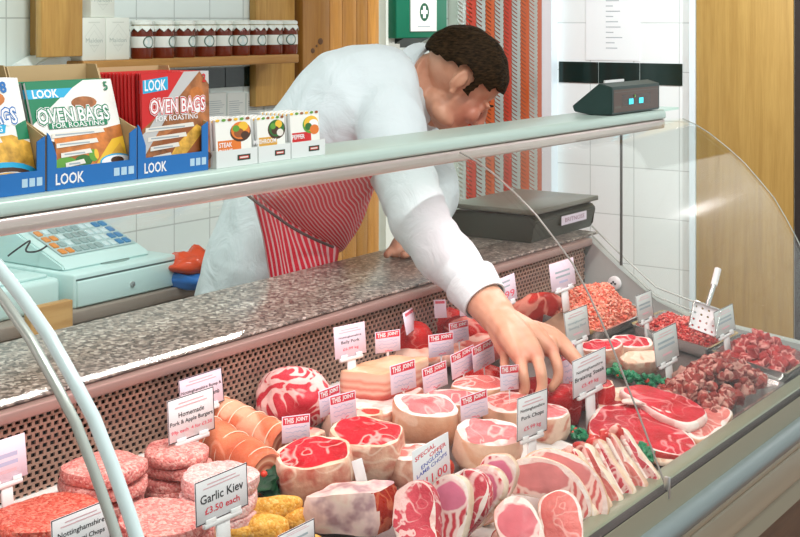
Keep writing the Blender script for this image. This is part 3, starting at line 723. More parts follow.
arts = [sachet_art(orange,'STEAK','DIANE',P1), sachet_art(gold,'MUSHROOM','',P2), sachet_art(red,'PEPPER','',P3)]
for i,(pl,pr,yl,yr) in enumerate(spans):
    a, b = PY(pl,yl,YF-.002), PY(pr,yr,YF-.002); w = b.x-a.x-.001
    t = thing('sachet_tray', ['white card tray of orange steak diane sachets','white card tray of gold labelled sachets between the other two','white card tray of red labelled sachets nearest the white sleeve'][i], 'card tray', (a.x, YF-.002, ZS), 0, 'white card trays on the top shelf')
    bm = bmesh.new(); d = .075; box(bm,0,w,0,.0015,0,.0235); box(bm,0,w,.0015,d,0,.0015); box(bm,0,.0015,.0015,d,.0015,.0235); box(bm,w-.0015,w,.0015,d,.0015,.0235); box(bm,.0015,w-.0015,d-.0015,d,.0015,.04)
    obj('tray', bm, tray_white, t)
    f = Flat((0,-.0002,0)); f.rect(w*.50, w*.82, .0075, .0155, mat('p_blackgreen',(.02,.05,.03),.4)); f.rect(w*.54, w*.78, .0095, .0135, red); f.rect(w*.56,w*.76,.0105,.0125,pale); f.build('badge', t)
    H = [.064,.0615,.064][i]
    for k in range(8):
        q = thing('sauce_sachet', ['front orange and white sachet reading STEAK DIANE','front gold and white sachet with a dark plate picture','front red and white sachet with a salad plate picture'][i] if k == 0 else ['sachet in the row behind the STEAK DIANE front sachet','sachet in the row behind the gold labelled front sachet','sachet in the row behind the red labelled front sachet'][i], 'sachet', (a.x+w*.07, YF+.003+.0078*k, ZS+.002), 0, ['sachets in the orange tray','sachets in the gold tray','sachets in the red tray'][i])
        q.rotation_euler = (-.06,0,0)
        if k == 0:
            bm = bmesh.new(); rbox(bm, 0, w*.86, 0, .0055, 0, H, .001, 0, None, 1); po = obj('pouch', bm, mat('pouch_white',(.82,.84,.82),.35), q)
            f = Flat((0,-.0003,0)); arts[i](f, w*.86, H); f.build('print', q)
        elif k == 1:
            c = po.copy(); C.objects.link(c); c.parent = q
            f = Flat((0,-.0003,0))
            for j in range(6): f.ell(w*.86*(.08+.17*j), H*.96, w*.06, H*.035, [yellow,lgreen,brown][j%3])
            pe = f.build('print', q)
        else:
            for z in (po,pe): c = z.copy(); C.objects.link(c); c.parent = q
# ------------------------------------------------------------------ jam jars and salt cartons on the wall shelf
YJ = 2.635
xs = [142,163.2,184.5,205,222,239.7,256.5,272.6,287.6]
jam = mat('jam',(.15,.022,.008),.12); glassj = mat('jar_label',(.78,.82,.76),.45); cloth = mat('lid_cloth',(.80,.86,.80),.7,bump=.3,bscale=90)
jl = ['jam jar at the left end of the row beside the white cartons','second jam jar from the white cartons','third jam jar from the white cartons','fourth jam jar from the white cartons','middle jam jar of the row, fifth from the cartons','fourth jam jar from the pine upright','third jam jar from the pine upright','second jam jar from the pine upright','jam jar at the right end beside the pine upright']
r = .031
proto = None
for i, px in enumerate(xs):
    x = PY(px, 57, YJ).x
    if proto is None:
        proto = thing('jam_jar', jl[0], 'jam jar', (x, YJ, za), .3, 'jam jars on the wall shelf')
        bm = bmesh.new(); lathe(bm, [(0,.0),(r*.92,.0),(r,.006),(r,.070),(r*.93,.080),(r*.8,.086),(0,.086)], 28); obj('jar', bm, jam, proto)
        bm = bmesh.new()
        lathe(bm, [(r*1.015,.030),(r*1.02,.031),(r*1.02,.059),(r*1.015,.060)], 28); lb = obj('paper_label', bm, glassj, proto)
        for a0 in (-CAMROT*0,):
            bm = bmesh.new(); n = 40
            for rr0, rr1 in ((.0135,.0165),):
                for k in range(n):
                    t0, t1 = 2*PI*k/n, 2*PI*(k+1)/n
                    q = []
                    for (t, R_) in ((t0,rr0),(t1,rr0),(t1,rr1),(t0,rr1)):
                        ang = -PI/2-.45+ R_*math.cos(t)/r; q.append(bm.verts.new((r*1.03*math.cos(ang), r*1.03*math.sin(ang), .045+R_*math.sin(t))))
                    bm.faces.new(q)
            n = 18
            ce = []
            for k in range(n):
                t = 2*PI*k/n; ang = -PI/2-.45+.0132*math.cos(t)/r; ce.append(bm.verts.new((r*1.026*math.cos(ang), r*1.026*math.sin(ang), .045+.0132*math.sin(t))))
            cc = bm.verts.new((r*1.03*math.cos(-PI/2-.45), r*1.03*math.sin(-PI/2-.45), .045))
            for k in range(n): f_ = bm.faces.new((cc,ce[k],ce[(k+1)%n])); f_.material_index = 1
            obj('emblem', bm, [mat('jar_ring',(.04,.10,.06),.5), mat('jar_disc',(.62,.72,.70),.5)], lb)
        bm = bmesh.new(); lathe(bm, [(0,.104),(r*.75,.1045),(r*.98,.101),(r*1.0,.093),(r*.86,.0905),(r*1.05,.084),(r*1.12,.078),(r*1.10,.0775),(r*.8,.088),(0,.089)], 36)
        for v in bm.verts:
            rr = math.hypot(v.co.x, v.co.y)
            if v.co.z < .09 and rr > r: v.co.z += .005*math.sin(9*math.atan2(v.co.y, v.co.x))
        obj('lid_cover', bm, cloth, proto)
        bm = bmesh.new(); lathe(bm, [(r*.86,.0895),(r*.93,.0905),(r*.86,.0925)], 28); obj('lid_band', bm, mat('jar_band',(.50,.36,.16),.6), proto)
    else: dup(proto, (x, YJ, za), (0,0,.3+random.uniform(-.5,.5)), jl[i])
def carton(pl, pr, pyt, pyb, y, label, zbase, d=.07):
    a, b = PY(pl, pyb, y), PY(pr, pyb, y); H = PY(pl, pyt, y).z-zbase; w = b.x-a.x-.001
    t = thing('salt_carton', label, 'carton', (a.x, y, zbase), 0, 'white salt cartons on the wall shelf')
    bm = bmesh.new(); rbox(bm, 0, w, 0, d, 0, H, .002); obj('carton', bm, mat('carton_white',(.72,.76,.68),.5), t)
    f = Flat((0,-.0002,0)); pg = mat('carton_grey',(.40,.47,.42),.5); pl_ = mat('carton_pale',(.60,.64,.57),.5)
    f.line([(w*.5,H*.85),(w*.9,H*.55),(w*.5,H*.2),(w*.1,H*.55),(w*.5,H*.85)], .0012, pl_); f.line([(w*.5,H*.7),(w*.75,H*.5),(w*.5,H*.3),(w*.25,H*.5),(w*.5,H*.7)], .001, pl_)
    f.text('Maldon', w*.5, H*.47, pg, w=w*.72, h=H*.10); f.rect(w*.3,w*.7,H*.34,H*.36,pl_); f.rect(w*.25,w*.75,H*.88,H*.9,pl_)
    f.build('print', t); return H
h1 = carton(82.5, 106, 17.5, 57.5, 2.60, 'white salt carton at the left end of the jar shelf', za)
carton(106.3, 130, 17.5, 57.5, 2.60, 'white salt carton next to the first jam jar', za)
carton(91, 115, -20, 17.5, 2.61, 'white salt carton stacked on top of the other two', za+h1+.0005)
# folded white paper packet on a small white wall ledge under the oak board
YL = 2.64
a, b = PY(34,74,YL), PY(86,74,YL)
tu = thing('wall_ledge', 'small white wall ledge below the oak board at the far left', 'ledge', (a.x, YB-.11, a.z-.03))
bm = bmesh.new(); rbox(bm, -.02, b.x-a.x+.02, .0, .108, 0, .012, .003); obj('ledge_board', bm, mat('unit_white',(.80,.86,.84),.35), tu)
bm = bmesh.new(); prism(bm, [(.0,0),(.106,0),(.106,-.07)], 'x', .05, .065); obj('ledge_bracket', bm, mat('unit_white',(.80,.86,.84),.35), tu)
t = thing('paper_packet', 'folded white paper packet on the small ledge under the oak board', 'paper', (a.x, YL, a.z-.0178))
w = b.x-a.x; hz = PY(60,55,YL).z-(a.z-.0178)
bm = bmesh.new(); prism(bm, [(0,0),(w,0),(w,hz*.72),(w*.62,hz),(w*.3,hz*.95),(0,hz*.6)], 'y', .005, .09); bmesh.ops.bevel(bm, geom=list(bm.edges), offset=.004, segments=2, affect='EDGES'); obj('paper_wrap', bm, mat('paper_white',(.82,.88,.85),.5), t)
# ================================================================== THE MAN
def remesh(bm, name, vox, smooth_it=4, fac=.5):
    me = bpy.data.meshes.new(name); bmesh.ops.recalc_face_normals(bm, faces=bm.faces); bm.to_mesh(me); bm.free()
    o = bpy.data.objects.new(name, me); C.objects.link(o)
    md = o.modifiers.new('r','REMESH'); md.mode = 'VOXEL'; md.voxel_size = vox
    ms = o.modifiers.new('s','SMOOTH'); ms.iterations = smooth_it; ms.factor = fac
    dg = bpy.context.evaluated_depsgraph_get(); dg.update()
    nm = bpy.data.meshes.new_from_object(o.evaluated_get(dg))
    bpy.data.objects.remove(o); bpy.data.meshes.remove(me)
    for p in nm.polygons: p.use_smooth = True
    return nm
def meobj(name, me, mats, parent):
    me.materials.clear()
    for m in mats: me.materials.append(m)
    o = bpy.data.objects.new(name, me); C.objects.link(o)
    if parent is not None: o.parent = parent
    return o
def loft(bm, rings, seg=24, cap=True):
    """rings: (centre, axisA, axisB) vectors incl. radius"""
    R_ = []
    for c, a, b in rings:
        R_.append([bm.verts.new(c+a*math.cos(2*PI*k/seg)+b*math.sin(2*PI*k/seg)) for k in range(seg)])
    for q, r in zip(R_, R_[1:]):
        for k in range(seg): bm.faces.new((q[k],q[(k+1)%seg],r[(k+1)%seg],r[k]))
    if cap: bm.faces.new(R_[0][::-1]); bm.faces.new(R_[-1])
def limb(bm, pts, radii, seg=16):
    """closed capsule chain"""
    pts = [Vector(p) for p in pts]
    P = smooth_pts(pts, 5); n = len(pts); rr = []
    for i in range(n-1):
        for j in range(5): t = j/5; rr.append(radii[i]*(1-t)+radii[i+1]*t)
    rr.append(radii[-1])
    tube(bm, P, 0, seg, radii=rr); ball(bm, P[0], rr[0]*.98, 2); ball(bm, P[-1], rr[-1]*.98, 2)
V = Vector
LAT = V((-.75,-.66,0)).normalized()            # towards his right side
HIP = V((2.36,2.02,1.05)); NECK = V((2.575,1.73,1.445))
SH_R = V((2.395,1.68,1.385)); SH_L = V((2.66,1.90,1.41))
EL_R = V((2.25,1.512,1.205)); WR_R = PZ(489,306,1.055)
EL_L = V((2.70,1.80,1.20)); WR_L = V((2.50,1.70,1.105))
hm = thing('x','x','x')  # replaced below
bpy.data.objects.remove(hm)
cR, cF, cU = V((RX,RY,0)).normalized(), V((FX,FY,0)).normalized(), V((0,0,1))
EL_R = EL_R-cR*.014; SH_R = SH_R-cR*.022
U = (cR*.74+cU*.62+cF*.05).normalized(); N = (cR*.60-cU*.76+cF*.10); N = (N-U*N.dot(U)).normalized(); Xh = N.cross(U).normalized()
HC = PY(458, 81, 1.62)
HM = Matrix(((Xh.x,N.x,U.x,HC.x),(Xh.y,N.y,U.y,HC.y),(Xh.z,N.z,U.z,HC.z),(0,0,0,1))) @ Matrix.Scale(.91,4)
def headparts(bm):
    def e(c, r, rot=None):
        M = HM @ Matrix.Translation(c)
        if rot: M = M @ Matrix.Rotation(rot[0],4,rot[1])
        ball(bm, (0,0,0), r, 3, 0, M)
    e((0,-.012,.028),(.077,.098,.088))           # skull
    e((0,.022,.045),(.070,.070,.066))            # forehead
    e((0,.040,-.035),(.062,.060,.072))           # face
    e((0,.050,-.080),(.046,.046,.036))           # jaw
    e((0,.082,-.098),(.022,.018,.018))           # chin
    e((0,.020,-.070),(.058,.055,.040))
    for s in (-1,1):
        e((s*.034,.078,-.030),(.027,.022,.024))  # cheek
        e((s*.031,.088,.014),(.024,.012,.008))   # brow
        e((s*.030,.084,-.002),(.0135,.0125,.0115))# closed lid
        e((s*.047,.030,-.085),(.020,.036,.022))  # jaw corner
        # ear: rim and lobe
        P = [HM @ V((s*(.072+.011*k),-.010-.010*math.sin(t)-.004,.002+.027*math.cos(t))) for t,k in [(i*PI/7*1.15-.2, math.sin(i*PI/7)) for i in range(8)]]
        tube(bm, P, .0062, 8)
        e((s*.079,-.012,.000),(.008,.016,.026)); e((s*.076,-.004,-.030),(.006,.009,.011))
    # nose
    tube(bm, [HM@V((0,.094,.012)), HM@V((0,.106,-.008)), HM@V((0,.119,-.030)), HM@V((0,.108,-.040))], 0, 10, radii=[.009,.011,.014,.010])
    for s in (-1,1): e((s*.012,.104,-.036),(.009,.010,.008))
    e((0,.098,-.058),(.024,.010,.0055)); e((0,.095,-.068),(.021,.010,.006))   # lips
    # neck
    nb = HM@V((0,-.035,-.03))
    tube(bm, [nb, nb.lerp(NECK,.5)+V((0,0,.006)), NECK, NECK+(HIP-NECK)*.12], 0, 20, radii=[.062,.062,.068,.085])
    tube(bm, [HM@V((0,.02,-.08)), NECK+V((.02,-.03,-.03))], 0, 16, radii=[.048,.06])
bm = bmesh.new(); headparts(bm)
# torso and limbs under the clothes
def torso(bm, g=0.0):
    C1 = V((2.42,1.95,1.25)); C2 = V((2.47,1.835,1.398)); C3 = V((2.545,1.765,1.425))
    sp = [V((2.33,2.06,.86)), HIP, C1, C2, C3]
    ra = [(.17,.125),(.175,.135),(.185,.135),(.195,.140),(.13,.095)]
    rings = []
    P = smooth_pts(sp, 4); rr = []
    for i in range(4):
        for j in range(4): t = j/4; rr.append((ra[i][0]*(1-t)+ra[i+1][0]*t, ra[i][1]*(1-t)+ra[i+1][1]*t))
    rr.append(ra[-1])
    for i, c in enumerate(P):
        d = (P[min(i+1,len(P)-1)]-P[max(i-1,0)]).normalized(); l = (LAT-d*LAT.dot(d)).normalized(); b = d.cross(l)
        rings.append((c, l*(rr[i][0]+g), b*(rr[i][1]+g)))
    loft(bm, rings); ball(bm, P[-1], (.10+g,.10+g,.09+g), 3); ball(bm, P[0], (.16+g,.13+g,.10+g), 3)
torso(bm, -.012)
limb(bm, [SH_R, EL_R, WR_R], [.062,.049,.038])
limb(bm, [SH_L, EL_L, WR_L], [.062,.047,.030])
for s, kx in ((1,0),(-1,1)):
    h = V((2.33,2.06,.84))+LAT*.09*s; k = h+V((-.02,-.02,-.40)); a = h+V((.0,.05,-.76))
    limb(bm, [h,k,a], [.085,.058,.042]); limb(bm, [a+V((0,.02,-.03)), a+V((.10,-.10,-.045))], [.04,.032])
# right hand reaching into the meat
KN = {'i':PZ(552,351,.996),'m':PZ(537,357,1.002),'r':PZ(521,359,.998),'p':PZ(505,353,.990)}
W2 = PZ(499,318,1.040)
limb(bm, [WR_R, W2], [.038,.035])
for k, r in (('i',.0165),('m',.0170),('r',.0165),('p',.0150)):
    st = W2.lerp(KN[k], .12); limb(bm, [st, W2.lerp(KN[k],.6)+V((0,0,.006)), KN[k]], [.030,.025,r*.86], 10)
ball(bm, W2.lerp(PZ(527,343,1.005),.55), (.036,.036,.022), 2)
F = {'i':[(557,364,.980),(558,377,.960),(552,388,.943)], 'm':[(541,372,.986),(542,387,.962),(537,400,.941)],
     'r':[(523,374,.980),(525,388,.957),(520,400,.936)], 'p':[(505,367,.974),(508,380,.953),(506,391,.937)]}
for k in F:
    q = [KN[k]]+[PZ(*t) for t in F[k]]
    r0 = {'i':.0104,'m':.0107,'r':.0103,'p':.0092}[k]
    limb(bm, q, [r0*1.08,r0,r0*.92,r0*.80], 10)
T = [W2.lerp(KN['i'],.30), PZ(550,336,1.010), PZ(571,354,.985), PZ(585,371,.960)]
limb(bm, T, [.023,.0195,.0142,.0108], 10); limb(bm, [T[1], KN['i']], [.014,.010], 8)
# left hand resting on the granite
limb(bm, [WR_L, PZ(402,246,1.09), PZ(397,252,1.082)], [.028,.026,.018])
for k in range(4):
    a = PZ(393+5*k,249-1.5*k,1.085); limb(bm, [a, a+V((-.03,-.012,-.001)), a+V((-.052,-.02,-.004))], [.011,.0098,.0085], 8)
limb(bm, [WR_L+V((-.01,-.03,-.01)), PZ(404,255,1.083)], [.014,.0095], 8)
def skinmat():
    m, nt, b = newmat('skin'); g = G(nt); tc = g.n('ShaderNodeTexCoord')
    n = g.n('ShaderNodeTexNoise', Scale=26.0, Detail=3.0); g.l(tc.outputs['Object'], n.inputs['Vector'])
    base = g.ramp(n.outputs['Fac'], [(.3,(.60,.27,.16)),(.7,(.72,.38,.25))])
    # ruddy cheek, nose and knuckles
    tot = None
    spots = [(HM@V((-.035,.075,-.035)),.055),(HM@V((.035,.075,-.035)),.05),(HM@V((0,.118,-.028)),.03),(HM@V((-.078,-.012,.0)),.035)]+[(KN[k],.02) for k in KN]
    for p, r in spots:
        d = g.n('ShaderNodeVectorMath', _operation='DISTANCE'); g.l(tc.outputs['Object'], d.inputs[0]); d.inputs[1].default_value = p-MANLOC
        f = g.n('ShaderNodeMapRange'); f.inputs[1].default_value = r*1.3; f.inputs[2].default_value = r*.3; g.l(d.outputs['Value'], f.inputs[0])
        tot = f.outputs[0] if tot is None else g.math('MAXIMUM', tot, f.outputs[0])
    g.l(g.mix(g.math('MULTIPLY', tot, .65), base, (.56,.15,.10)), b.inputs['Base Color'])
    b.inputs['Roughness'].default_value = .42
    n2 = g.n('ShaderNodeTexNoise', Scale=160.0, Detail=2.0); g.l(tc.outputs['Object'], n2.inputs['Vector'])
    bp = g.n('ShaderNodeBump', Strength=.15, Distance=.002); g.l(n2.outputs['Fac'], bp.inputs['Height']); g.l(bp.outputs['Normal'], b.inputs['Normal'])
    return m
MANLOC = V((2.36,2.05,0))
bmesh.ops.translate(bm, vec=-MANLOC, verts=bm.verts)
me = remesh(bm, 'person', .0036, 3, .5)
man = meobj('person', me, [skinmat()], None); man.location = MANLOC
tag(man, 'man in white coat and striped red apron leaning over the counter, hand among the meat', 'person')
def wchild(name, me, mats): return meobj(name, me, mats, man)
# hair: a shell over the skull cut along the hairline
bm = bmesh.new(); bmesh.ops.create_icosphere(bm, subdivisions=5, radius=1)
kill = []
for v in bm.verts:
    d = v.co.copy()
    p = V((d.x*.084, -.010+d.y*.107, .030+d.z*.096))
    ang = abs(d.x)
    front = .062-.012*noise.noise(V((d.x*6,2,1)))          # forehead line
    lim = -1
    if p.y > .058: lim = .060-.35*(abs(p.x)-.02 if abs(p.x) > .02 else 0)*.5
    elif p.y > .030: lim = .034
    elif p.y > .004: lim = -.012                         # sideburn
    elif p.y > -.035: lim = .030                         # above the ear
    elif p.y > -.06: lim = .016
    elif p.y > -.085: lim = .004
    else: lim = -.006
    if p.z < lim: kill.append(v)
    v.co = p*(1+.028*noise.noise(p*38)+.02*noise.noise(p*90))
bmesh.ops.delete(bm, geom=kill, context='VERTS')
bmesh.ops.solidify(bm, geom=list(bm.faces), thickness=-.012)
bmesh.ops.smooth_vert(bm, verts=bm.verts, factor=.4, use_axis_x=True, use_axis_y=True, use_axis_z=True)
bmesh.ops.transform(bm, matrix=HM, verts=bm.verts)
bmesh.ops.translate(bm, vec=-MANLOC, verts=bm.verts)
def hairmat():
    m, nt, b = newmat('hair'); g = G(nt); tc = g.n('ShaderNodeTexCoord')
    mp = g.n('ShaderNodeMapping'); mp.inputs['Scale'].default_value = (60,60,190); mp.inputs['Rotation'].default_value = (.5,.9,.2); g.l(tc.outputs['Object'], mp.inputs[0])
    n = g.n('ShaderNodeTexNoise', Scale=1.4, Detail=4.0); g.l(mp.outputs[0], n.inputs['Vector'])
    g.l(g.ramp(n.outputs['Fac'], [(.35,(.008,.005,.002)),(.72,(.05,.028,.012))]), b.inputs['Base Color']); b.inputs['Roughness'].default_value = .6; b.inputs['Specular IOR Level'].default_value = .08
    bp = g.n('ShaderNodeBump', Strength=.7, Distance=.004); g.l(n.outputs['Fac'], bp.inputs['Height']); g.l(bp.outputs['Normal'], b.inputs['Normal']); return m
hmtl = hairmat()
hair = obj('hair', bm, hmtl, man, smooth=True)
for s in (-1,1):
    bm = bmesh.new(); tube(bm, [HM@V((s*x,y,z)) for x,y,z in ((.014,.099,.018),(.030,.099,.024),(.047,.088,.018))], 0, 8, radii=[.003,.0042,.0022], flat=.6)
    bmesh.ops.translate(bm, vec=-MANLOC, verts=bm.verts); obj('eyebrow', bm, hmtl, man)
    bm = bmesh.new(); tube(bm, [HM@V((s*x,y,z)) for x,y,z in ((.022,.0945,-.008),(.030,.0955,-.0095),(.038,.0925,-.008))], .0008, 6)
    bmesh.ops.translate(bm, vec=-MANLOC, verts=bm.verts); obj('eyelash', bm, hmtl, man)
# white coat
bm = bmesh.new(); torso(bm, .012)
ball(bm, NECK+V((-.07,.07,-.02)), (.105,.10,.08), 3)
limb(bm, [V((2.47,1.79,1.425)), SH_R, EL_R, WR_R.lerp(EL_R,.14)], [.10,.082,.062,.046])
limb(bm, [V((2.56,1.84,1.425)), SH_L, EL_L, WR_L+V((.03,.02,.02))], [.10,.088,.075,.055])
loft(bm, [(V((2.35,2.05,.45)),LAT*.19,V((.66,-.75,0))*.14),(V((2.35,2.05,.9)),LAT*.19,V((.66,-.75,0))*.145),(HIP,LAT*.195,V((.66,-.75,0))*.15)])
bmesh.ops.translate(bm, vec=-MANLOC, verts=bm.verts)
me = remesh(bm, 'coat', .009, 8, .5)
# cloth folds: ridges that run from shoulder to waist and round the sleeve
axis = (NECK-HIP).normalized()
for v in me.vertices:
    p = v.co+MANLOC
    q = V((p.dot(axis)*4, p.dot(LAT)*15, p.z*5)); k = noise.noise(q)*.010+noise.noise(V((p.dot(axis)*7+3, p.dot(LAT)*34, p.z*9)))*.004+noise.noise(p*20)*.002
    da = (p-EL_R).length
    if da < .26:
        t = (WR_R-SH_R).normalized(); k += .0055*noise.noise(V((p.dot(t)*34, p.z*9, p.x*9)))*(1-da/.30)
    v.co += v.normal*k
def clothmat():
    m, nt, b = newmat('coat_cotton'); b.inputs['Base Color'].default_value = (.70,.79,.82,1); b.inputs['Roughness'].default_value = .75; b.inputs['Sheen Weight'].default_value = .1
    g = G(nt); tc = g.n('ShaderNodeTexCoord'); n = g.n('ShaderNodeTexNoise', Scale=14.0, Detail=4.0, Distortion=.8); g.l(tc.outputs['Object'], n.inputs['Vector'])
    bp = g.n('ShaderNodeBump', Strength=.35, Distance=.02); g.l(n.outputs['Fac'], bp.inputs['Height']); g.l(bp.outputs['Normal'], b.inputs['Normal']); return m
cm = clothmat()
coat = wchild('coat', me, [cm])
# collar and right cuff
def ringband(c, d, r0, r1, h, th, sag=0, seg=32, lift=None):
    d = d.normalized(); a = d.orthogonal().normalized(); b = d.cross(a); bm = bmesh.new()
    prof = [(r0,0),(r1,h),(r1+th,h),(r0+th,0)]
    R_ = [[bm.verts.new(c+d*z+(a*math.cos(2*PI*k/seg)+b*math.sin(2*PI*k/seg))*r-MANLOC) for k in range(seg)] for r,z in prof]
    for i in range(4):
        for k in range(seg):
            f = bm.faces.new((R_[i][k],R_[i][(k+1)%seg],R_[(i+1)%4][(k+1)%seg],R_[(i+1)%4][k])); f.smooth = True
    return bm
nd = (HC-NECK).normalized()
bm = ringband(NECK+nd*.002, nd, .096, .082, .052, .007); obj('collar', bm, cm, coat)
ad = (WR_R-EL_R)
bm = ringband(WR_R.lerp(EL_R,.24), ad, .0520, .0425, .052, .003); obj('cuff', bm, cm, coat)
# trousers and shoes (behind the counter)
bm = bmesh.new()
for s in (1,-1):
    h = V((2.33,2.06,.84))+LAT*.09*s; k = h+V((-.02,-.02,-.40)); a = h+V((.0,.05,-.74)); limb(bm, [h,k,a], [.098,.075,.065])
bmesh.ops.translate(bm, vec=-MANLOC, verts=bm.verts); wchild('trousers', remesh(bm,'trousers',.012), [mat('trouser_dark',(.03,.035,.05),.7)])
for s in (1,-1):
    a = V((2.33,2.06,.84))+LAT*.09*s+V((0,.07,-.79)); bm = bmesh.new(); limb(bm, [a, a+V((.11,-.13,-.005))], [.05,.042])
    for v in bm.verts: v.co.z = max(v.co.z, .002)
    bmesh.ops.translate(bm, vec=-MANLOC, verts=bm.verts); obj('shoe', bm, mat('shoe_black',(.02,.02,.02),.3), man)
# striped apron: bib hanging from the chest and skirt below the tie
def stripemat(name, freq, use):
    m, nt, b = newmat(name); g = G(nt); uv = g.n('ShaderNodeUVMap'); sp = g.n('ShaderNodeSeparateXYZ'); g.l(uv.outputs[0], sp.inputs[0])
    s = g.math('FRACT', g.math('MULTIPLY', sp.outputs[use], freq))
    f = g.math('LESS_THAN', s, .36)
    g.l(g.mix(f, (.84,.006,.04), (.92,.52,.54)), b.inputs['Base Color']); b.inputs['Roughness'].default_value = .65; return m
def patch(name, ctl, m, parent, nu=28, nv=22, wave=.006, th=.003):
    def q(P, t): return P[0]*(1-t)**2+P[1]*2*t*(1-t)+P[2]*t*t
    bm = bmesh.new(); uvl = bm.loops.layers.uv.new('UVMap'); g_ = []
    for i in range(nu+1):
        u = i/nu; row = []
        for j in range(nv+1):
            v = j/nv; p = q([q(ctl[r], v) for r in range(3)], u)
            p = p+V((0,-1,0))*wave*math.sin(v*9+u*4)*.6+V((.6,-.5,0))*wave*noise.noise(V((u*3,v*7,1)))
            row.append(bm.verts.new(p-MANLOC))
        g_.append(row)
    for i in range(nu):
        for j in range(nv):
            f = bm.faces.new((g_[i][j],g_[i+1][j],g_[i+1][j+1],g_[i][j+1])); f.smooth = True
            for l, (a, b_) in zip(f.loops, ((i,j),(i+1,j),(i+1,j+1),(i,j+1))): l[uvl].uv = (a/nu, b_/nv)
    me = bpy.data.meshes.new(name); bm.to_mesh(me); bm.free()
    o = meobj(name, me, [m], parent); md = o.modifiers.new('thick','SOLIDIFY'); md.thickness = th; return o
def c3(rows): return [[PY(*t) for t in r] for r in rows]
bib = patch('apron', c3([[(251,190,1.84),(284,222,1.80),(330,250,1.86)],[(310,168,1.72),(345,250,1.70),(352,262,1.78)],[(378,172,1.62),(377,180,1.66),(372,190,1.76)]]), stripemat('apron_bib', 27, 0), man)
patch('skirt', c3([[(251,190,1.845),(284,222,1.795),(338,248,1.80)],[(268,262,1.85),(306,268,1.78),(338,262,1.79)],[(276,330,1.85),(312,335,1.78),(338,330,1.79)]]), stripemat('apron_skirt', 15, 1), bib)
bm = bmesh.new(); tube(bm, smooth_pts([PY(x,y,d)-MANLOC for x,y,d in ((246,194,1.835),(262,206,1.80),(290,226,1.772),(312,238,1.765),(333,247,1.775))]), .0032, 6); obj('apron_string', bm, mat('string_dark',(.10,.05,.05),.7), bib)
# ================================================================== MEAT
LEAN, LEAND, FAT = (.62,.045,.055), (.36,.012,.018), (.86,.66,.58)
beef = meat('beef_lean', (.58,.018,.030), (.36,.006,.010), (.84,.40,.36), .13, 30)
beefdk = meat('beef_dark', (.34,.018,.020), (.17,.008,.008), (.62,.30,.25), .25, 40)
pork = meat('pork_lean', (.75,.22,.19), (.58,.11,.10), (.88,.56,.50), .12, 30)
gammon = meat('gammon_lean', (.76,.22,.22), (.62,.11,.12), (.88,.52,.48), .10, 30)
lamb = meat('lamb_lean', (.70,.10,.13), (.48,.03,.05), (.88,.62,.58), .38, 46, warp=.9)
eye = meat('lamb_eye', (.80,.27,.36), (.70,.18,.26), (.90,.62,.62), .16, 50)
fat = meat('fat_cream', (.80,.56,.40), (.70,.38,.26), (.86,.70,.56), .4, 26, bump=.4)
fatw = meat('fat_white', (.86,.66,.60), (.80,.48,.44), (.90,.78,.72), .4, 26)
rind = meat('pork_rind', (.78,.50,.34), (.66,.34,.21), (.84,.62,.48), .3, 16, bump=.2)
fatred = meat('fat_red_mixed', (.78,.50,.36), (.52,.10,.07), (.84,.64,.50), .4, 24, soft=12)
redconn = meat('red_silverskin', (.62,.05,.04), (.38,.02,.016), (.86,.50,.42), .38, 24)
burger_m = speck('burger_mix', [(.58,.15,.14),(.70,.24,.21),(.76,.32,.28),(.84,.48,.42),(.66,.20,.17)], 280, .4, .5)
burger_p = speck('pork_burger_mix', [(.78,.36,.35),(.86,.52,.49),(.90,.66,.62),(.74,.34,.31)], 280, .4, .5)
burger_r = speck('beef_burger_mix', [(.44,.05,.03),(.60,.11,.07),(.70,.24,.17),(.52,.07,.05)], 280, .38, .5)
crumb = speck('crumb', [(.62,.27,.03),(.74,.38,.06),(.80,.46,.10),(.66,.30,.03),(.82,.52,.16)], 260, .5, .35)
def outline(pts, n=44):
    """closed smooth curve through control points, resampled"""
    P = [Vector((a,b)) for a,b in pts]; m = len(P); out = []
    for i in range(m):
        p0,p1,p2,p3 = P[i-1],P[i],P[(i+1)%m],P[(i+2)%m]
        for j in range(12):
            t = j/12; out.append(.5*((2*p1)+(p2-p0)*t+(2*p0-5*p1+4*p2-p3)*t*t+(3*p1-p0-3*p2+p3)*t**3))
    L = [0]
    for i in range(len(out)): L.append(L[-1]+(out[(i+1)%len(out)]-out[i]).length)
    res = []; k = 0
    for i in range(n):
        d = L[-1]*i/n
        while L[k+1] < d: k += 1
        t = (d-L[k])/max(1e-9, L[k+1]-L[k]); res.append(out[k].lerp(out[(k+1)%len(out)], t))
    return res
def ell_o(a, b, n=44, k=2.0, wob=.04, seed=0):
    return [Vector((a*math.copysign(abs(math.cos(t))**(2/k),math.cos(t)), b*math.copysign(abs(math.sin(t))**(2/k),math.sin(t))))*(1+wob*noise.noise(Vector((math.cos(t)*1.6+seed*3,math.sin(t)*1.6,seed)))*2) for t in [2*PI*i/n for i in range(n)]]
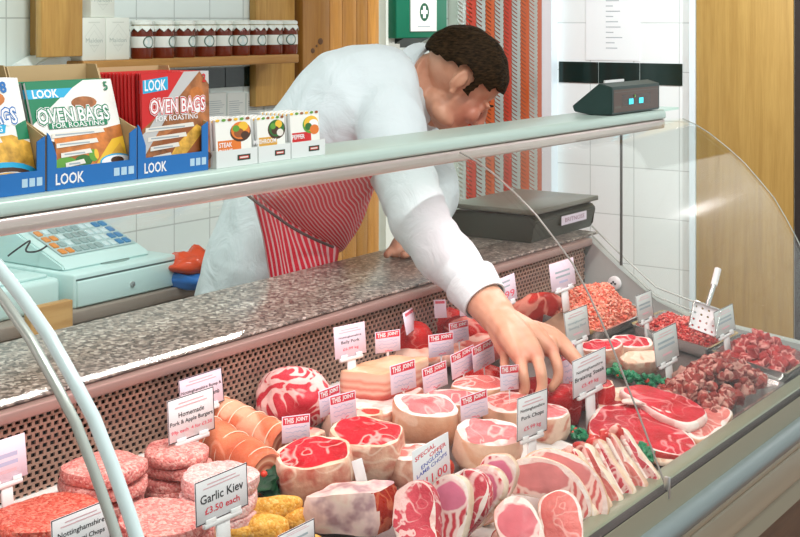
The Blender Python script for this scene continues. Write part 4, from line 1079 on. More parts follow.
def cut(out, h, rim=.006, bulge=.05, dome=.002, lump=.0025, seed=0, foot=.9, rimvar=.5, backrim=True, inner=None, ls=30):
    """a cut of meat: outline in xy extruded to z=h; materials 0 lean face, 1 fat rim, 2 side, 3 inner eye"""
    c = sum(out, Vector((0,0)))/len(out); n = len(out); bm = bmesh.new()
    def ring(f, z, off=0.0):
        r = []
        for i, p in enumerate(out):
            d = p-c; l = d.length
            w = off*(1+rimvar*math.sin(3*math.atan2(d.y,d.x)+seed*2)+.3*rimvar*math.sin(7*math.atan2(d.y,d.x)+seed))
            q = c+d*f*max(.1, (l-w)/l) if off else c+d*f
            r.append(bm.verts.new((q.x,q.y,z)))
        return r
    R_ = [ring(foot*.97,0), ring(foot,h*.04), ring(1+bulge*.6,h*.3), ring(1+bulge,h*.6), ring(1+bulge*.4,h*.9), ring(.985,h)]
    mats = [2,2,2,2,2]
    R_.append(ring(.985,h+dome*.4,rim)); mats.append(1)
    for s in (.8,.55,.3): R_.append(ring(s,h+dome*(1.2-s),rim)); mats.append(0)
    for (a, b), mi in zip(zip(R_,R_[1:]), mats):
        for k in range(n):
            f = bm.faces.new((a[k],a[(k+1)%n],b[(k+1)%n],b[k])); f.material_index = mi; f.smooth = True
    ct_ = bm.verts.new((c.x,c.y,h+dome)); 
    for k in range(n): f = bm.faces.new((R_[-1][k],R_[-1][(k+1)%n],ct_)); f.smooth = True
    cb = bm.verts.new((c.x,c.y,0))
    for k in range(n): f = bm.faces.new((R_[0][(k+1)%n],R_[0][k],cb)); f.material_index = 2
    roughen(bm, lump, ls, seed); roughen(bm, lump*.35, ls*3, seed+3)
    for v in bm.verts: v.co.z = max(0, v.co.z)
    return bm
SC = lambda p: fwd(p)/FP
def lift(o, axis=None):
    """rest a rotated object's lowest point on the deck"""
    return o
_mi = 0
def place(name, bm, mats, px, py, label, cat, h=0.0, rz=0.0, tilt=(0,0), group=None, zoff=0.0, cen=None):
    """px,py: where the object's origin is seen; rz relative to the camera's right; tilt about the view's right / depth axes"""
    p = put(px, py, h) if cen is None else cen
    M = Matrix.Rotation(CAMROT,4,'Z') @ Matrix.Rotation(tilt[0],4,'X') @ Matrix.Rotation(tilt[1],4,'Y') @ Matrix.Rotation(rz,4,'Z')
    o = obj(name, bm, mats)
    mn = 0
    co = [M @ v.co for v in o.data.vertices]; mn = min(c.z for c in co)
    # lowest point touches the deck unless a height is asked for
    base = deck(p.y) if zoff == 0 else p.z
    o.matrix_world = Matrix.Translation((p.x, p.y, (deck(p.y)+zoff)-mn)) @ M
    return tag(o, label, cat, group)
def bound(o):
    return max((o.matrix_world @ v.co).z for v in o.data.vertices)
def joint(px, py, wpx, k, h, label, mats, rim=.004, cat='meat joint', name='beef_joint', h_vis=None, tilt=(0,0), rz=0, seed=0, bulge=.06, kk=2.2, zoff=0.0, lump=.0035, group=None, wob=.05, foot=.9, rimvar=.5):
    """upright joint whose cut top (h above the deck) is centred on the pixel"""
    p = put(px, py, h+zoff); s = SC(p); a = wpx*s/2
    bm = cut(ell_o(a, a*k, 48, kk, wob, seed), h, rim, bulge, .003, lump, seed, foot, rimvar)
    return place(name, bm, mats, px, py, label, cat, 0, rz, tilt, group, zoff=zoff, cen=Vector((p.x,p.y,0)))
# ---- trays under the meat
def tray(x0, x1, y0, y1, label, h=.012, m=None, group='meat trays on the deck', r=.012, wall=.0015, lipw=.006, z0=None, deep=None):
    ym = (y0+y1)/2; zz = deck(y0)+.001; sl = math.atan((deck(y1)-deck(y0))/(y1-y0))
    t = thing('meat_tray', label, 'tray', ((x0+x1)/2, ym, deck(ym)+.0012), 0, group); t.rotation_euler = (sl,0,0)
    w, d = (x1-x0)/2, (y1-y0)/2/math.cos(sl); H = deep or h
    bm = bmesh.new()
    def ringp(ww, dd, z):
        out = []
        for cx, cy, a0 in ((ww-r,dd-r,0),(-ww+r,dd-r,PI/2),(-ww+r,-dd+r,PI),(ww-r,-dd+r,1.5*PI)):
            for j in range(5): a = a0+j*PI/8; out.append(bm.verts.new((cx+r*math.cos(a),cy+r*math.sin(a),z)))
        return out
    k = H*.25
    R_ = [ringp(w-k-.002,d-k-.002,0.0),ringp(w-k*.4,d-k*.4,.002+H*.1),ringp(w,d,H),ringp(w+lipw,d+lipw,H+.001),ringp(w+lipw,d+lipw,H-.001),ringp(w-wall+.0003,d-wall+.0003,H-.0015),ringp(w-k*.4-wall,d-k*.4-wall,.004+H*.1),ringp(w-k-.003,d-k-.003,.0015)]
    order = [R_[0],R_[1],R_[4],R_[3],R_[2],R_[6],R_[7]]
    for a, b in zip(order, order[1:]):
        for i in range(20): f = bm.faces.new((a[i],a[(i+1)%20],b[(i+1)%20],b[i])); f.smooth = True
    for v in R_[5]: bm.verts.remove(v)
    bm.faces.new(order[0][::-1]); bm.faces.new(order[-1])
    obj('tray', bm, m or steel, t); return t
twhite = mat('tray_plastic',(.78,.74,.72),.3)
# ---------------------------------------------------------------- burgers, left end
pat = None
def patty_stack(px, py, dpx, n, htot, where, mat_, zoff=0.0, th=.017, grp=None, dx=0):
    """py: centre of the top patty's upper face"""
    p = put(px, py, htot); s = SC(p); r = dpx*s/2
    for i in range(n):
        bm = bmesh.new(); lathe(bm, [(0,0),(r*.86,0),(r*.97,.003),(r,.5*th),(r*.97,th-.003),(r*.85,th),(0,th+.001)], 40)
        roughen(bm, .006, 22, px+i); roughen(bm, .0022, 90, i)
        z = htot-th*(n-i); j = random.uniform
        o = obj('burger', bm, mat_, smooth=True)
        o.location = (p.x+j(-.004,.004), p.y+j(-.004,.004), deck(p.y)+max(z+.0005,0)); o.rotation_euler = (j(-.03,.03)+.02, j(-.05,.05), j(0,6))
        if i == n-1: lb = 'topmost pink burger of the stack '+where
        elif i == 0: lb = 'bottom pink burger of the stack '+where
        else: lb = ['','second','third','fourth','fifth'][n-1-i]+' burger down in the stack '+where
        tag(o, lb, 'burger', grp or 'raw burgers in stacks')
        if n == 1: o['label'] = where
patty_stack(46, 511, 112, 2, .060, 'behind the glass at the far left', burger_r, th=.034)
patty_stack(104, 461, 86, 4, .078, 'beside the frame of the left glass', burger_m, th=.021)
patty_stack(177, 447, 66, 4, .070, 'against the back grille behind the pork burger sign', burger_m, th=.019)
patty_stack(168, 514, 92, 3, .058, 'at the front beside the garlic kiev sign', burger_m, th=.020)
patty_stack(219, 473, 78, 4, .076, 'right behind the garlic kiev sign', burger_p, th=.024)
# ---------------------------------------------------------------- stuffed rolls
def roll(p0, p1, r, label, strings=6, seed=0):
    d = (p1-p0); L = d.length; bm = bmesh.new(); n = 30; seg = 28
    for i in range(n+1):
        pass
    pts = [Vector((L*(i/n-.5),0,0)) for i in range(n+1)]
    rad = [r*(1-.05*abs(math.cos(PI*strings*i/n))**8)*(1 if 0 < i < n else .94) for i in range(n+1)]
    tube(bm, pts, 0, seg, 0, True, rad, upv=(0,0,1))
    roughen(bm, .004, 26, seed)
    for f in bm.faces:
        if len(f.verts) > 4: f.material_index = 1
    t = thing('stuffed_roll', label, 'meat roll', (p0+p1)/2, 0, 'tied stuffed rolls')
    t.rotation_euler = d.to_track_quat('X','Z').to_euler()
    obj('rolled_meat', bm, [rollskin, rollend], t)
    for k in range(strings):
        x = L*((k+.5)/strings-.5); bm = bmesh.new()
        tube(bm, [Vector((x+.002*math.sin(a*2),(r*1.012)*math.cos(a),(r*1.012)*math.sin(a))) for a in [2*PI*i/28 for i in range(29)]], .0011, 5); obj('string', bm, mat('butcher_string',(.80,.62,.46),.7), t)
rollskin = meat('roll_skin', (.70,.22,.11), (.54,.12,.055), (.80,.40,.26), .25, 18)
def spiral():
    m, nt, b = newmat('roll_end'); g = G(nt); tc = g.n('ShaderNodeTexCoord'); sp = g.n('ShaderNodeSeparateXYZ'); g.l(tc.outputs['Object'], sp.inputs[0])
    r = g.math('SQRT', g.math('ADD', g.math('POWER', sp.outputs[1], 2.0), g.math('POWER', sp.outputs[2], 2.0)))
    a = g.math('DIVIDE', g.math('ARCTAN2', sp.outputs[1], sp.outputs[2]), 2*PI)
    s = g.math('FRACT', g.math('ADD', g.math('MULTIPLY', r, 75.0), a))
    g.l(g.ramp(s, [(.0,(.42,.09,.05)),(.35,(.62,.22,.12)),(.5,(.84,.52,.36)),(.75,(.70,.30,.17)),(1,(.40,.09,.05))]), b.inputs['Base Color']); b.inputs['Roughness'].default_value = .4; return m
rollend = spiral()
roll(put(200,434,.036), put(267,474,.036), .034, 'front tied stuffed roll with its spiral end showing beside the holly sprig', 5, 1)
roll(put(212,414,.036), put(284,446,.036), .033, 'rear tied stuffed roll lying behind the one with the spiral end', 6, 2)
# ---------------------------------------------------------------- joints, left half
netlamb = meat('shoulder_lean', (.62,.05,.07), (.42,.015,.03), (.88,.60,.56), .55, 24, warp=1.1)
p = put(292,424,0); bm = bmesh.new(); ball(bm, (0,0,.052), (.060,.055,.054), 4); roughen(bm, .018, 14, 5); roughen(bm, .005, 45, 2)
for v in bm.verts: v.co.z = max(0,v.co.z)
place('lamb_shoulder', bm, [netlamb], 294, 431, 'tall red shoulder joint streaked with white fat against the back grille', 'meat joint', zoff=0)
joint(316, 455, 76, .98, .062, 'round red beef joint with creamy fat side behind the white marbled slab', [beef,fat,fatred], .005, seed=3, rz=.3, tilt=(.12,-.05))
joint(365, 434, 70, .98, .064, 'round red beef joint beside the upright blank white strip', [beef,fat,fatred], .004, seed=5, rz=-.2, tilt=(.14,.06))
joint(300, 432, 50, .7, .035, 'flat red and white offcut joint below the red topped ticket beside the rolls', [redconn,fat,fatred], .008, seed=8)
joint(352, 412, 60, .6, .045, 'red and cream joint half hidden behind two tickets', [redconn,fat,fatred], .006, seed=9)
# brisket / shank piece with white cap and dark red cut end
def marble():
    m, nt, b = newmat('white_cap'); g = G(nt); tc = g.n('ShaderNodeTexCoord')
    n = g.n('ShaderNodeTexNoise', Scale=24.0, Detail=3.0); g.l(tc.outputs['Object'], n.inputs['Vector'])
    n2 = g.n('ShaderNodeTexNoise', Scale=60.0, Detail=2.0); g.l(tc.outputs['Object'], n2.inputs['Vector'])
    c = g.ramp(n.outputs['Fac'], [(.36,(.36,.17,.20)),(.46,(.76,.54,.50)),(.56,(.82,.66,.56)),(.68,(.80,.48,.40))])
    g.l(g.mix(g.math('MULTIPLY', n2.outputs['Fac'], .3), c, (.86,.74,.66)), b.inputs['Base Color']); b.inputs['Roughness'].default_value = .32; return m
cap = marble()
cs = [put(304,537,0), put(374,552,0), put(399,538,0), put(332,522,0)]
zc = sum(cs, V((0,0,0)))/4; P = []
for i in range(4):
    q0, q1, q2 = cs[i-1]-zc, cs[i]-zc, cs[(i+1)%4]-zc
    for q in (q0.lerp(q1,.88), q1.lerp(q2,.12), q1.lerp(q2,.5)): P.append((q.x,q.y))
bm = cut(outline(P, 60), .060, .0, .05, .006, .009, 4, .93, ls=16)
bm.normal_update(); cr_ = V((RX,RY,0)).normalized()
for f_ in bm.faces:
    c_ = f_.calc_center_median()
    if f_.normal.dot(cr_) > .62 and f_.normal.z < .6: f_.material_index = 3
for v in bm.verts: v.co.z *= 1-.22*max(0, min(1, (.03-v.co.dot(cr_))/.09))
o = obj('beef_slab', bm, [cap,cap,cap,meat('dried_red',(.44,.035,.018),(.26,.012,.008),(.60,.16,.08),.2,40)]); o.location = (zc.x,zc.y,deck(zc.y)+.012); tag(o, 'white capped slab with purple blotches and a dark red cut end in the foreground', 'meat joint')
# pork belly slabs
def bellymat():
    m, nt, b = newmat('belly_layers'); g = G(nt); tc = g.n('ShaderNodeTexCoord'); sp = g.n('ShaderNodeSeparateXYZ'); g.l(tc.outputs['Object'], sp.inputs[0])
    n = g.n('ShaderNodeTexNoise', Scale=30.0, Detail=3.0); g.l(tc.outputs['Object'], n.inputs['Vector'])
    z = g.math('ADD', sp.outputs[2], g.math('MULTIPLY', g.math('SUBTRACT', n.outputs['Fac'], .5), .012)); z = g.math('DIVIDE', z, .05)
    g.l(g.ramp(z, [(.0,(.44,.05,.035)),(.22,(.62,.14,.10)),(.34,(.84,.54,.42)),(.44,(.70,.22,.16)),(.56,(.84,.56,.42)),(.68,(.74,.30,.21)),(.80,(.84,.58,.44)),(1,(.80,.48,.31))]), b.inputs['Base Color']); b.inputs['Roughness'].default_value = .38; return m
bel = bellymat()
bsk = meat('belly_skin', (.80,.47,.30), (.70,.35,.20), (.84,.58,.44), .25, 9, bump=.2)
def slab(corners, h, label, mats, zoff=0, seed=0, name='pork_belly', cat='pork belly', n=64, lump=.003):
    c = sum(corners, Vector((0,0,0)))/len(corners)
    P = []
    m = len(corners)
    for i in range(m):
        a, b, d = corners[i-1]-c, corners[i]-c, corners[(i+1)%m]-c
        P += [(a.lerp(b,.9).x,a.lerp(b,.9).y),(b.lerp(d,.1).x,b.lerp(d,.1).y),(b.lerp(d,.5).x,b.lerp(d,.5).y)]
    bm = cut(outline(P, n), h, .003, .02, .002, lump, seed, .97)
    o = obj(name, bm, mats); o.location = (c.x,c.y,deck(c.y)+zoff); return tag(o, label, cat)
slab([put(318,404,.036),put(388,424,.036),put(425,392,.036),put(345,376,.036)], .038, 'lower pork slab half hidden beneath the top pork belly slab', [fatw,fatw,bel], .0, 11, lump=.004)
slab([put(337,366,.085),put(384,378,.085),put(431,360,.085),put(387,352,.085)], .050, 'thick layered pork belly slab with smooth tan rind on top', [bsk,bsk,bel], .034, 12)
# red topside joints along the grille
topside = meat('topside', (.58,.022,.018), (.34,.008,.006), (.82,.34,.28), .12, 24)
def lump(px, py, wpx, dk_, h, label, m, seed=0, rz=0, name='beef_joint', cat='meat joint', zoff=0.0, rgh=.012, group=None, tilt=(0,0)):
    p = put(px, py, zoff+h*.5); a = wpx*SC(p)/2; bm = bmesh.new(); ball(bm, (0,0,h/2), (a,a*dk_,h/2), 4)
    for v in bm.verts:
        t = (v.co.z-h/2)/(h/2); v.co.z = h/2+h/2*math.copysign(abs(t)**.8,t)
    roughen(bm, rgh, 16, seed); roughen(bm, rgh*.25, 55, seed+2)
    return place(name, bm, [m], px, py, label, cat, 0, rz, tilt, group, zoff=zoff, cen=Vector((p.x,p.y,0)))
lump(416, 341, 46, .8, .082, 'rounded dark red joint against the grille to the right of the pork belly', topside, 3)
lump(446, 327, 48, .8, .076, 'red joint against the grille partly under the white cuff', topside, 4, .2)
lump(476, 335, 64, .9, .080, 'red joint with white seams just left of the wrist', topside, 6, .2)
lump(432, 357, 84, .45, .045, 'tan pink pork loin lying behind the front row of gammon joints', meat('loin_tan',(.84,.42,.32),(.72,.28,.18),(.88,.62,.50),.35,22), 7, .12, 'pork_loin', 'pork loin')
lump(478, 350, 66, .5, .048, 'pinkish red loin lying beside the wrist behind the tickets', meat('loin_red',(.74,.22,.18),(.60,.10,.08),(.86,.56,.46),.35,22), 8, .1, 'pork_loin', 'pork loin')
lump(484, 380, 62, .6, .036, 'bright red flat piece just left of the fingers', topside, 9, .1)
# ---------------------------------------------------------------- gammon / pork joints: white rim, pink eye
G3 = [gammon, fatw, meat('rind_tan',(.80,.50,.33),(.70,.34,.20),(.86,.62,.46),.35,18)]
P3_ = [pork, fatw, rind]
joint(423, 407, 66, .80, .066, 'large gammon joint with white fat rim, pink eye and tan rind in the middle', G3, .011, 'gammon joint', 'gammon_joint', seed=2, tilt=(.16,.10), bulge=.03, foot=.82)
joint(453, 398, 56, .70, .052, 'gammon joint behind the large one, partly behind a red topped ticket', G3, .009, 'gammon joint', 'gammon_joint', seed=4, tilt=(.12,.05))
joint(480, 384, 58, .66, .050, 'pale gammon joint just left of the ticket by the fingers', [pork,fatw,rind], .007, 'gammon joint', 'gammon_joint', seed=7, tilt=(.12,.0))
joint(484, 434, 66, .74, .056, 'pink gammon joint to the right of the special offer card', G3, .008, 'gammon joint', 'gammon_joint', seed=9, tilt=(.28,.12), rz=.2, rimvar=.9)
joint(512, 404, 56, .78, .058, 'pale pork joint directly behind the pork chops sign', P3_, .009, 'pork joint', 'pork_joint', seed=11, tilt=(.2,0))
joint(546, 412, 44, .8, .048, 'pink pork joint to the right of the pork chops sign', [gammon,fatw,fatred], .005, 'pork joint', 'pork_joint', seed=12, tilt=(.15,0))
joint(414, 452, 56, .75, .050, 'white and pink joint with a dark red cut behind the special offer card', [pork,fatw,fatred], .012, 'pork joint', 'pork_joint', seed=13, tilt=(.1,0))
lump(430, 470, 46, .7, .040, 'dark red cut piece behind the lamb chops and offer card', meat('dried_red',(.44,.035,.018),(.26,.012,.008),(.60,.16,.08),.2,40), 14)
# ---------------------------------------------------------------- chops
def chopmat(name, cx, cz, rx, rz_, eyec, lc, fc):
    """chop face: an eye muscle, streaky tail"""
    m, nt, b = newmat(name); g = G(nt); tc = g.n('ShaderNodeTexCoord'); sp = g.n('ShaderNodeSeparateXYZ'); g.l(tc.outputs['Object'], sp.inputs[0])
    n = g.n('ShaderNodeTexNoise', Scale=50.0, Detail=3.0); g.l(tc.outputs['Object'], n.inputs['Vector'])
    dx = g.math('DIVIDE', g.math('SUBTRACT', sp.outputs[0], cx), rx); dz = g.math('DIVIDE', g.math('SUBTRACT', sp.outputs[1], cz), rz_)
    r = g.math('SQRT', g.math('ADD', g.math('POWER', dx, 2.0), g.math('POWER', dz, 2.0)))
    r = g.math('ADD', r, g.math('MULTIPLY', g.math('SUBTRACT', n.outputs['Fac'], .5), .5))
    w = g.n('ShaderNodeTexWave', Scale=30.0, Distortion=5.0, Detail=2.0); w.inputs['Detail Scale'].default_value = 1.5; g.l(tc.outputs['Object'], w.inputs['Vector'])
    tail = g.ramp(w.outputs['Fac'], [(.15,lc),(.5,tuple(.5*(p_+q_) for p_,q_ in zip(lc,fc))),(.75,fc)])
    ey = g.ramp(n.outputs['Fac'], [(.3,tuple(c_*.82 for c_ in eyec)),(.7,eyec)])
    f1 = g.n('ShaderNodeMapRange'); f1.inputs[1].default_value = .88; f1.inputs[2].default_value = .96; g.l(r, f1.inputs[0])
    f2 = g.n('ShaderNodeMapRange'); f2.inputs[1].default_value = 1.04; f2.inputs[2].default_value = 1.16; g.l(r, f2.inputs[0])
    c1 = g.mix(f1.outputs[0], ey, fc); g.l(g.mix(f2.outputs[0], c1, tail), b.inputs['Base Color']); b.inputs['Roughness'].default_value = .27; b.inputs['Specular IOR Level'].default_value = .12
    bp = g.n('ShaderNodeBump', Strength=.3, Distance=.003); g.l(n.outputs['Fac'], bp.inputs['Height']); g.l(bp.outputs['Normal'], b.inputs['Normal']); return m
lchop = chopmat('lamb_chop_face', .004, .018, .021, .019, (.76,.20,.31), (.58,.05,.07), (.88,.62,.58))
pchop = chopmat('pork_chop_face', -.012, .012, .045, .026, (.75,.235,.23), (.64,.12,.11), (.87,.56,.50))
bone_end = meat('rib_end', (.82,.44,.40), (.66,.16,.14), (.92,.80,.74), .5, 60)
LO = outline([(-.012,-.048),(.004,-.052),(.020,-.030),(.029,.005),(.026,.032),(.008,.044),(-.016,.036),(-.024,.010),(-.022,-.022)])
def stand(name, bm, mats, px, py, label, cat, lean, yaw, roll_=0.0, group=None, zoff=0, sc_=1.0):
    """a chop standing up: its face (local +z) turned to the camera, then yawed and leaned back"""
    p = put(px, py, zoff)
    M = Matrix.Rotation(CAMROT+yaw,4,'Z') @ Matrix.Rotation(PI/2-lean,4,'X') @ Matrix.Rotation(roll_,4,'Z') @ Matrix.Scale(sc_,4)
    o = obj(name, bm, mats); mn = min((M@v.co).z for v in o.data.vertices)
    o.matrix_world = Matrix.Translation((p.x,p.y,deck(p.y)+zoff-mn)) @ M
    return tag(o, label, cat, group)
gl_ = 'lamb chops stood in a row'
lc = [(421,562,.45,-.55,.45,'front left lamb chop showing ribs under the offer card',1.2),(451,552,.40,-.40,.12,'lamb chop with a large pink round eye below the offer card',1.14),
      (468,542,.40,-.5,-.25,'lamb chop with reddish bone just right of the pink eyed one',1.14),(481,534,.36,-.5,-.4,'third lamb chop from the offer card, seen edge on',1.12),(495,521,.32,-.30,-.2,'rearmost lamb chop with thick white fat edge, nearest the big pork chop',1.08)]
for i,(x,y,ln,yw,rl,lb,s_) in enumerate(lc):
    stand('lamb_chop', cut(LO, .018, .0035, .02, .002, .0035, i+20, .99, 1.0), [lchop if i not in (0,2) else lamb,fatw,[lamb,fat,lamb,fat,rind][i]], x, y, lb, 'lamb chop', ln, yw, rl, gl_, sc_=s_)
stand('lamb_chop', cut(LO, .022, .004, .03, .002, .002, 31, .97, .6), [lamb,fatw,redconn], 425, 572, 'lowest lamb chop, cut off by the bottom edge', 'lamb chop', .7, -.6, .8, gl_)
# big pork chop with rind, and more behind
PO = outline([(-.062,-.020),(-.030,-.020),(.010,-.026),(.040,-.048),(.060,-.040),(.056,-.010),(.036,.022),(.004,.040),(-.034,.038),(-.060,.016)])
stand('pork_chop', cut([Vector((q.x*1.16,q.y*.92)) for q in PO], .026, .007, .03, .002, .002, 41, .98, .4), [pchop,fatw,rind], 548, 514, 'large pork chop with white fat rim in front of the pork chops sign', 'pork chop', .35, -.15, -.08, 'pork chops at the front', sc_=.98)
stand('pork_chop', cut([Vector((q.x*1.16,q.y*.92)) for q in PO], .022, .006, .03, .002, .002, 42, .98, .4), [pchop,fatw,rind], 570, 514, 'pork chop right behind the large one, mostly hidden, tan inner side', 'pork chop', .35, -.25, -.25, 'pork chops at the front', sc_=.98)
# front chops near the frame
gf = 'chops in the front corner'
stand('pork_chop', cut(LO, .02, .005, .03, .002, .002, 43, .97, .5), [chopmat('front_chop_face', .002,.012,.026,.026,(.74,.17,.20),(.60,.05,.07),(.88,.58,.54)),fatw,fat], 520, 568, 'front pink chop at the bottom edge nearest the lamb chops', 'pork chop', .75, -.1, .5, gf, sc_=1.15)
stand('pork_chop', cut(LO, .02, .003, .03, .002, .002, 44, .97, .5), [pork,fatw,fat], 560, 562, 'deep pink chop at the bottom edge next to the green rail', 'pork chop', .75, -.1, .25, gf, sc_=1.15)
lump(506, 536, 30, .8, .022, 'ragged red trimming at the bottom edge between the lamb and pork chops', redconn, 51, name='meat_trimming', cat='trimming')
# rib chops in a row towards the green rail: each with a rib bone
RO = outline([(-.055,-.010),(-.02,-.017),(.02,-.020),(.052,-.024),(.064,-.008),(.058,.012),(.028,.016),(-.014,.018),(-.052,.022),(-.064,.006)])
gr_ = 'rib chops in a row along the front'
for i in range(6):
    t = i/5; x = 588+t*62; y = 524-t*36
    a, b_ = put(x-30-4*t, y-66+10*t, .066), put(x+12, y, .012)
    d = (b_-a); L = d.length; q = (a+b_)/2
    o = obj('rib_chop', cut([w_*(L/.135) for w_ in RO], .017, .004, .03, .002, .002, 60+i, .98, .7), [lamb if i%2 else pork,fatw,fat])
    ux = d.normalized(); side = V((FX,FY,0)); zax = (ux.cross(V((0,0,1)))).normalized(); zax = (zax*-1 if zax.dot(V((-1,-.5,0))) < 0 else zax); zax = (zax+V((0,0,.45))).normalized(); zax = (zax-ux*zax.dot(ux)).normalized(); yax = zax.cross(ux)
    o.matrix_world = Matrix(((ux.x,yax.x,zax.x,q.x),(ux.y,yax.y,zax.y,q.y),(ux.z,yax.z,zax.z,q.z),(0,0,0,1)))
    tag(o, ['rib chop nearest the big pork chop','second rib chop from the big pork chop','third rib chop from the big pork chop','third rib chop from the glass joint','second rib chop from the glass joint','last rib chop nearest the glass joint'][i], 'rib chop', gr_)
    bm = bmesh.new(); k = L/.135; tube(bm, smooth_pts([V((-.062*k,.012,.018)),V((-.02*k,.004,.0195)),V((.03*k,-.004,.0195)),V((.058*k,-.006,.018))]), .0042, 8, radii=None); ball(bm, (.058*k,-.006,.0175), .0065, 2); c = obj('rib_bone', bm, bone_end, o)
    bm = bmesh.new(); ball(bm, (-.058*k,.006,.014), (.013,.012,.011), 3); roughen(bm,.006,90,i); obj('ragged_end', bm, redconn, o)
# ---------------------------------------------------------------- steaks
rump = meat('rump', (.64,.024,.045), (.42,.008,.016), (.84,.36,.36), .09, 22, rough=.32)
def steak(poly, h, label, mats, rim, zoff, seed, name='rump_steak', cat='steak', tilt=None):
    W3 = [put(x,y,zoff+h) for x,y in poly]; c = sum(W3, V((0,0,0)))/len(W3)
    bm = cut(outline([((q-c).x,(q-c).y) for q in W3], 56), h, rim, .02, .003, .003, seed, .96, .7, ls=22)
    for v in bm.verts: v.co.z += (deck(c.y+v.co.y)-deck(c.y))
    o = obj(name, bm, mats); o.location = (c.x,c.y,deck(c.y)+zoff); return tag(o, label, cat, 'rump steaks')
steak([(588,428),(606,404),(650,410),(685,430),(697,447),(688,456),(650,450),(612,444)], .016, 'lower long red rump steak crossed by the glass joint', [rump,fatw,redconn], .004, .006, 71)
steak([(640,440),(672,424),(704,436),(708,446),(690,459),(655,460)], .012, 'tan edged steak under the lower rump steak by the green rail', [fat,fat,fatred], .004, .0, 72)
steak([(688,418),(712,406),(732,412),(722,428),(700,440),(684,430)], .016, 'small pale steak at the right end beside the green rail', [pork,fatw,rind], .007, .004, 74)
steak([(621,391),(640,384),(678,394),(704,408),(706,416),(690,424),(664,416),(640,402)], .018, 'upper long red rump steak with a curved white fat strip', [rump,fatw,fatw], .003, .018, 73)
steak([(623,399),(640,398),(660,405),(672,414),(668,416),(642,405),(624,403)], .002, 'white fat strip lying along the upper rump steak', [fatw,fatw,fatw], .001, .032, 75, 'fat_strip', 'fat')
steak([(598,402),(612,388),(634,388),(628,402),(606,414)], .018, 'cream fat sided steak at the left of the rump steaks', [fat,fatw,fat], .004, .002, 76)
# braising steaks behind the sign
brs = meat('braising', (.56,.018,.022), (.30,.006,.008), (.80,.28,.26), .10, 30)
joint(561, 392, 40, .9, .052, 'tall dark red square cut steak left of the braising sign', [brs,brs,brs], .002, 'steak', 'braising_steak', seed=21, kk=3.4, tilt=(.1,0), group='braising steaks')
joint(592, 383, 44, .85, .046, 'red braising steak directly behind the braising sign', [brs,fat,brs], .003, 'steak', 'braising_steak', seed=22, kk=2.8, group='braising steaks')
joint(575, 366, 36, .7, .040, 'red and cream steak between the thumb and the braising sign', [brs,fatw,fat], .005, 'steak', 'braising_steak', seed=23, group='braising steaks')
joint(608, 402, 40, .7, .020, 'thin red steak lying below the braising sign', [brs,fatw,redconn], .004, 'steak', 'braising_steak', seed=24, group='braising steaks')
lump(527, 394, 54, .62, .047, 'flat red braising piece right under the fingertips of the hand', brs, 25, name='braising_steak', cat='steak', group='braising steaks')
# sirloin pieces
sir = meat('sirloin', (.66,.035,.06), (.44,.012,.022), (.88,.48,.46), .13, 26)
joint(602, 346, 44, .62, .040, 'sirloin piece with a white fat edge left of the glass joint', [sir,fatw,fatred], .006, 'sirloin', 'sirloin_piece', seed=31, tilt=(.22,-.1), group='sirloin pieces')
joint(629, 343, 44, .62, .042, 'bright pink sirloin piece right of the glass joint', [sir,fatw,fatred], .005, 'sirloin', 'sirloin_piece', seed=32, tilt=(.22,.05), group='sirloin pieces')
joint(640, 358, 44, .5, .030, 'sirloin piece with smooth tan fat side above the green garnish', [fat,fat,fatred], .004, 'sirloin', 'sirloin_piece', seed=33, tilt=(.3,.05), rz=.25, kk=3, group='sirloin pieces')
joint(655, 349, 36, .7, .030, 'dark red ragged piece behind the stewing meat sign', [redconn,fatred,redconn], .004, 'sirloin', 'sirloin_piece', seed=34, group='sirloin pieces')
# fillet, paper and orange slabs left of the mince
lump(537, 310, 52, .40, .066, 'long red fillet against the grille right of the wrist', meat('fillet',(.58,.035,.025),(.36,.03,.02),(.74,.30,.22),.12,20), 41, .18, 'beef_fillet', 'fillet')
bp_ = mat('butcher_paper',(.50,.28,.17),.6,var=.25,vscale=18)
P4 = [put(516,336,.014), put(560,348,.010), put(598,320,.030), put(566,309,.060)]
bm = bmesh.new(); N_ = 10; grid = []
for i in range(N_+1):
    r_ = []
    for j in range(N_+1):
        u, v = i/N_, j/N_; q = P4[0].lerp(P4[1],u).lerp(P4[3].lerp(P4[2],u),v); q = q+V((0,0,.012*math.sin(u*PI)*(1-v)+.006*noise.noise(q*30))); r_.append(bm.verts.new(q))
    grid.append(r_)
for i in range(N_):
    for j in range(N_): f = bm.faces.new((grid[i][j],grid[i+1][j],grid[i+1][j+1],grid[i][j+1])); f.smooth = True
bmesh.ops.solidify(bm, geom=list(bm.faces), thickness=.0015); c = sum((v.co for v in bm.verts), V((0,0,0)))/len(bm.verts); bmesh.ops.translate(bm, vec=-c, verts=bm.verts)
o = obj('butcher_paper', bm, bp_); o.location = c; tag(o, 'sheet of brown butcher paper in front of the red fillet', 'paper')
ors = meat('orange_glaze', (.80,.32,.06), (.66,.18,.03), (.86,.48,.16), .3, 20)
slab([put(546,343,.022),put(556,350,.022),put(588,334,.022),put(578,328,.022)], .020, 'orange slab lying beside the thumb in front of the paper', [ors,ors,ors], .004, 44, 'glazed_slab', 'meat slab')
slab([put(540,332,.02),put(552,338,.02),put(576,322,.02),put(566,318,.02)], .022, 'reddish orange slab behind the bright orange one', [ors,ors,redconn], .002, 45, 'glazed_slab', 'meat slab')
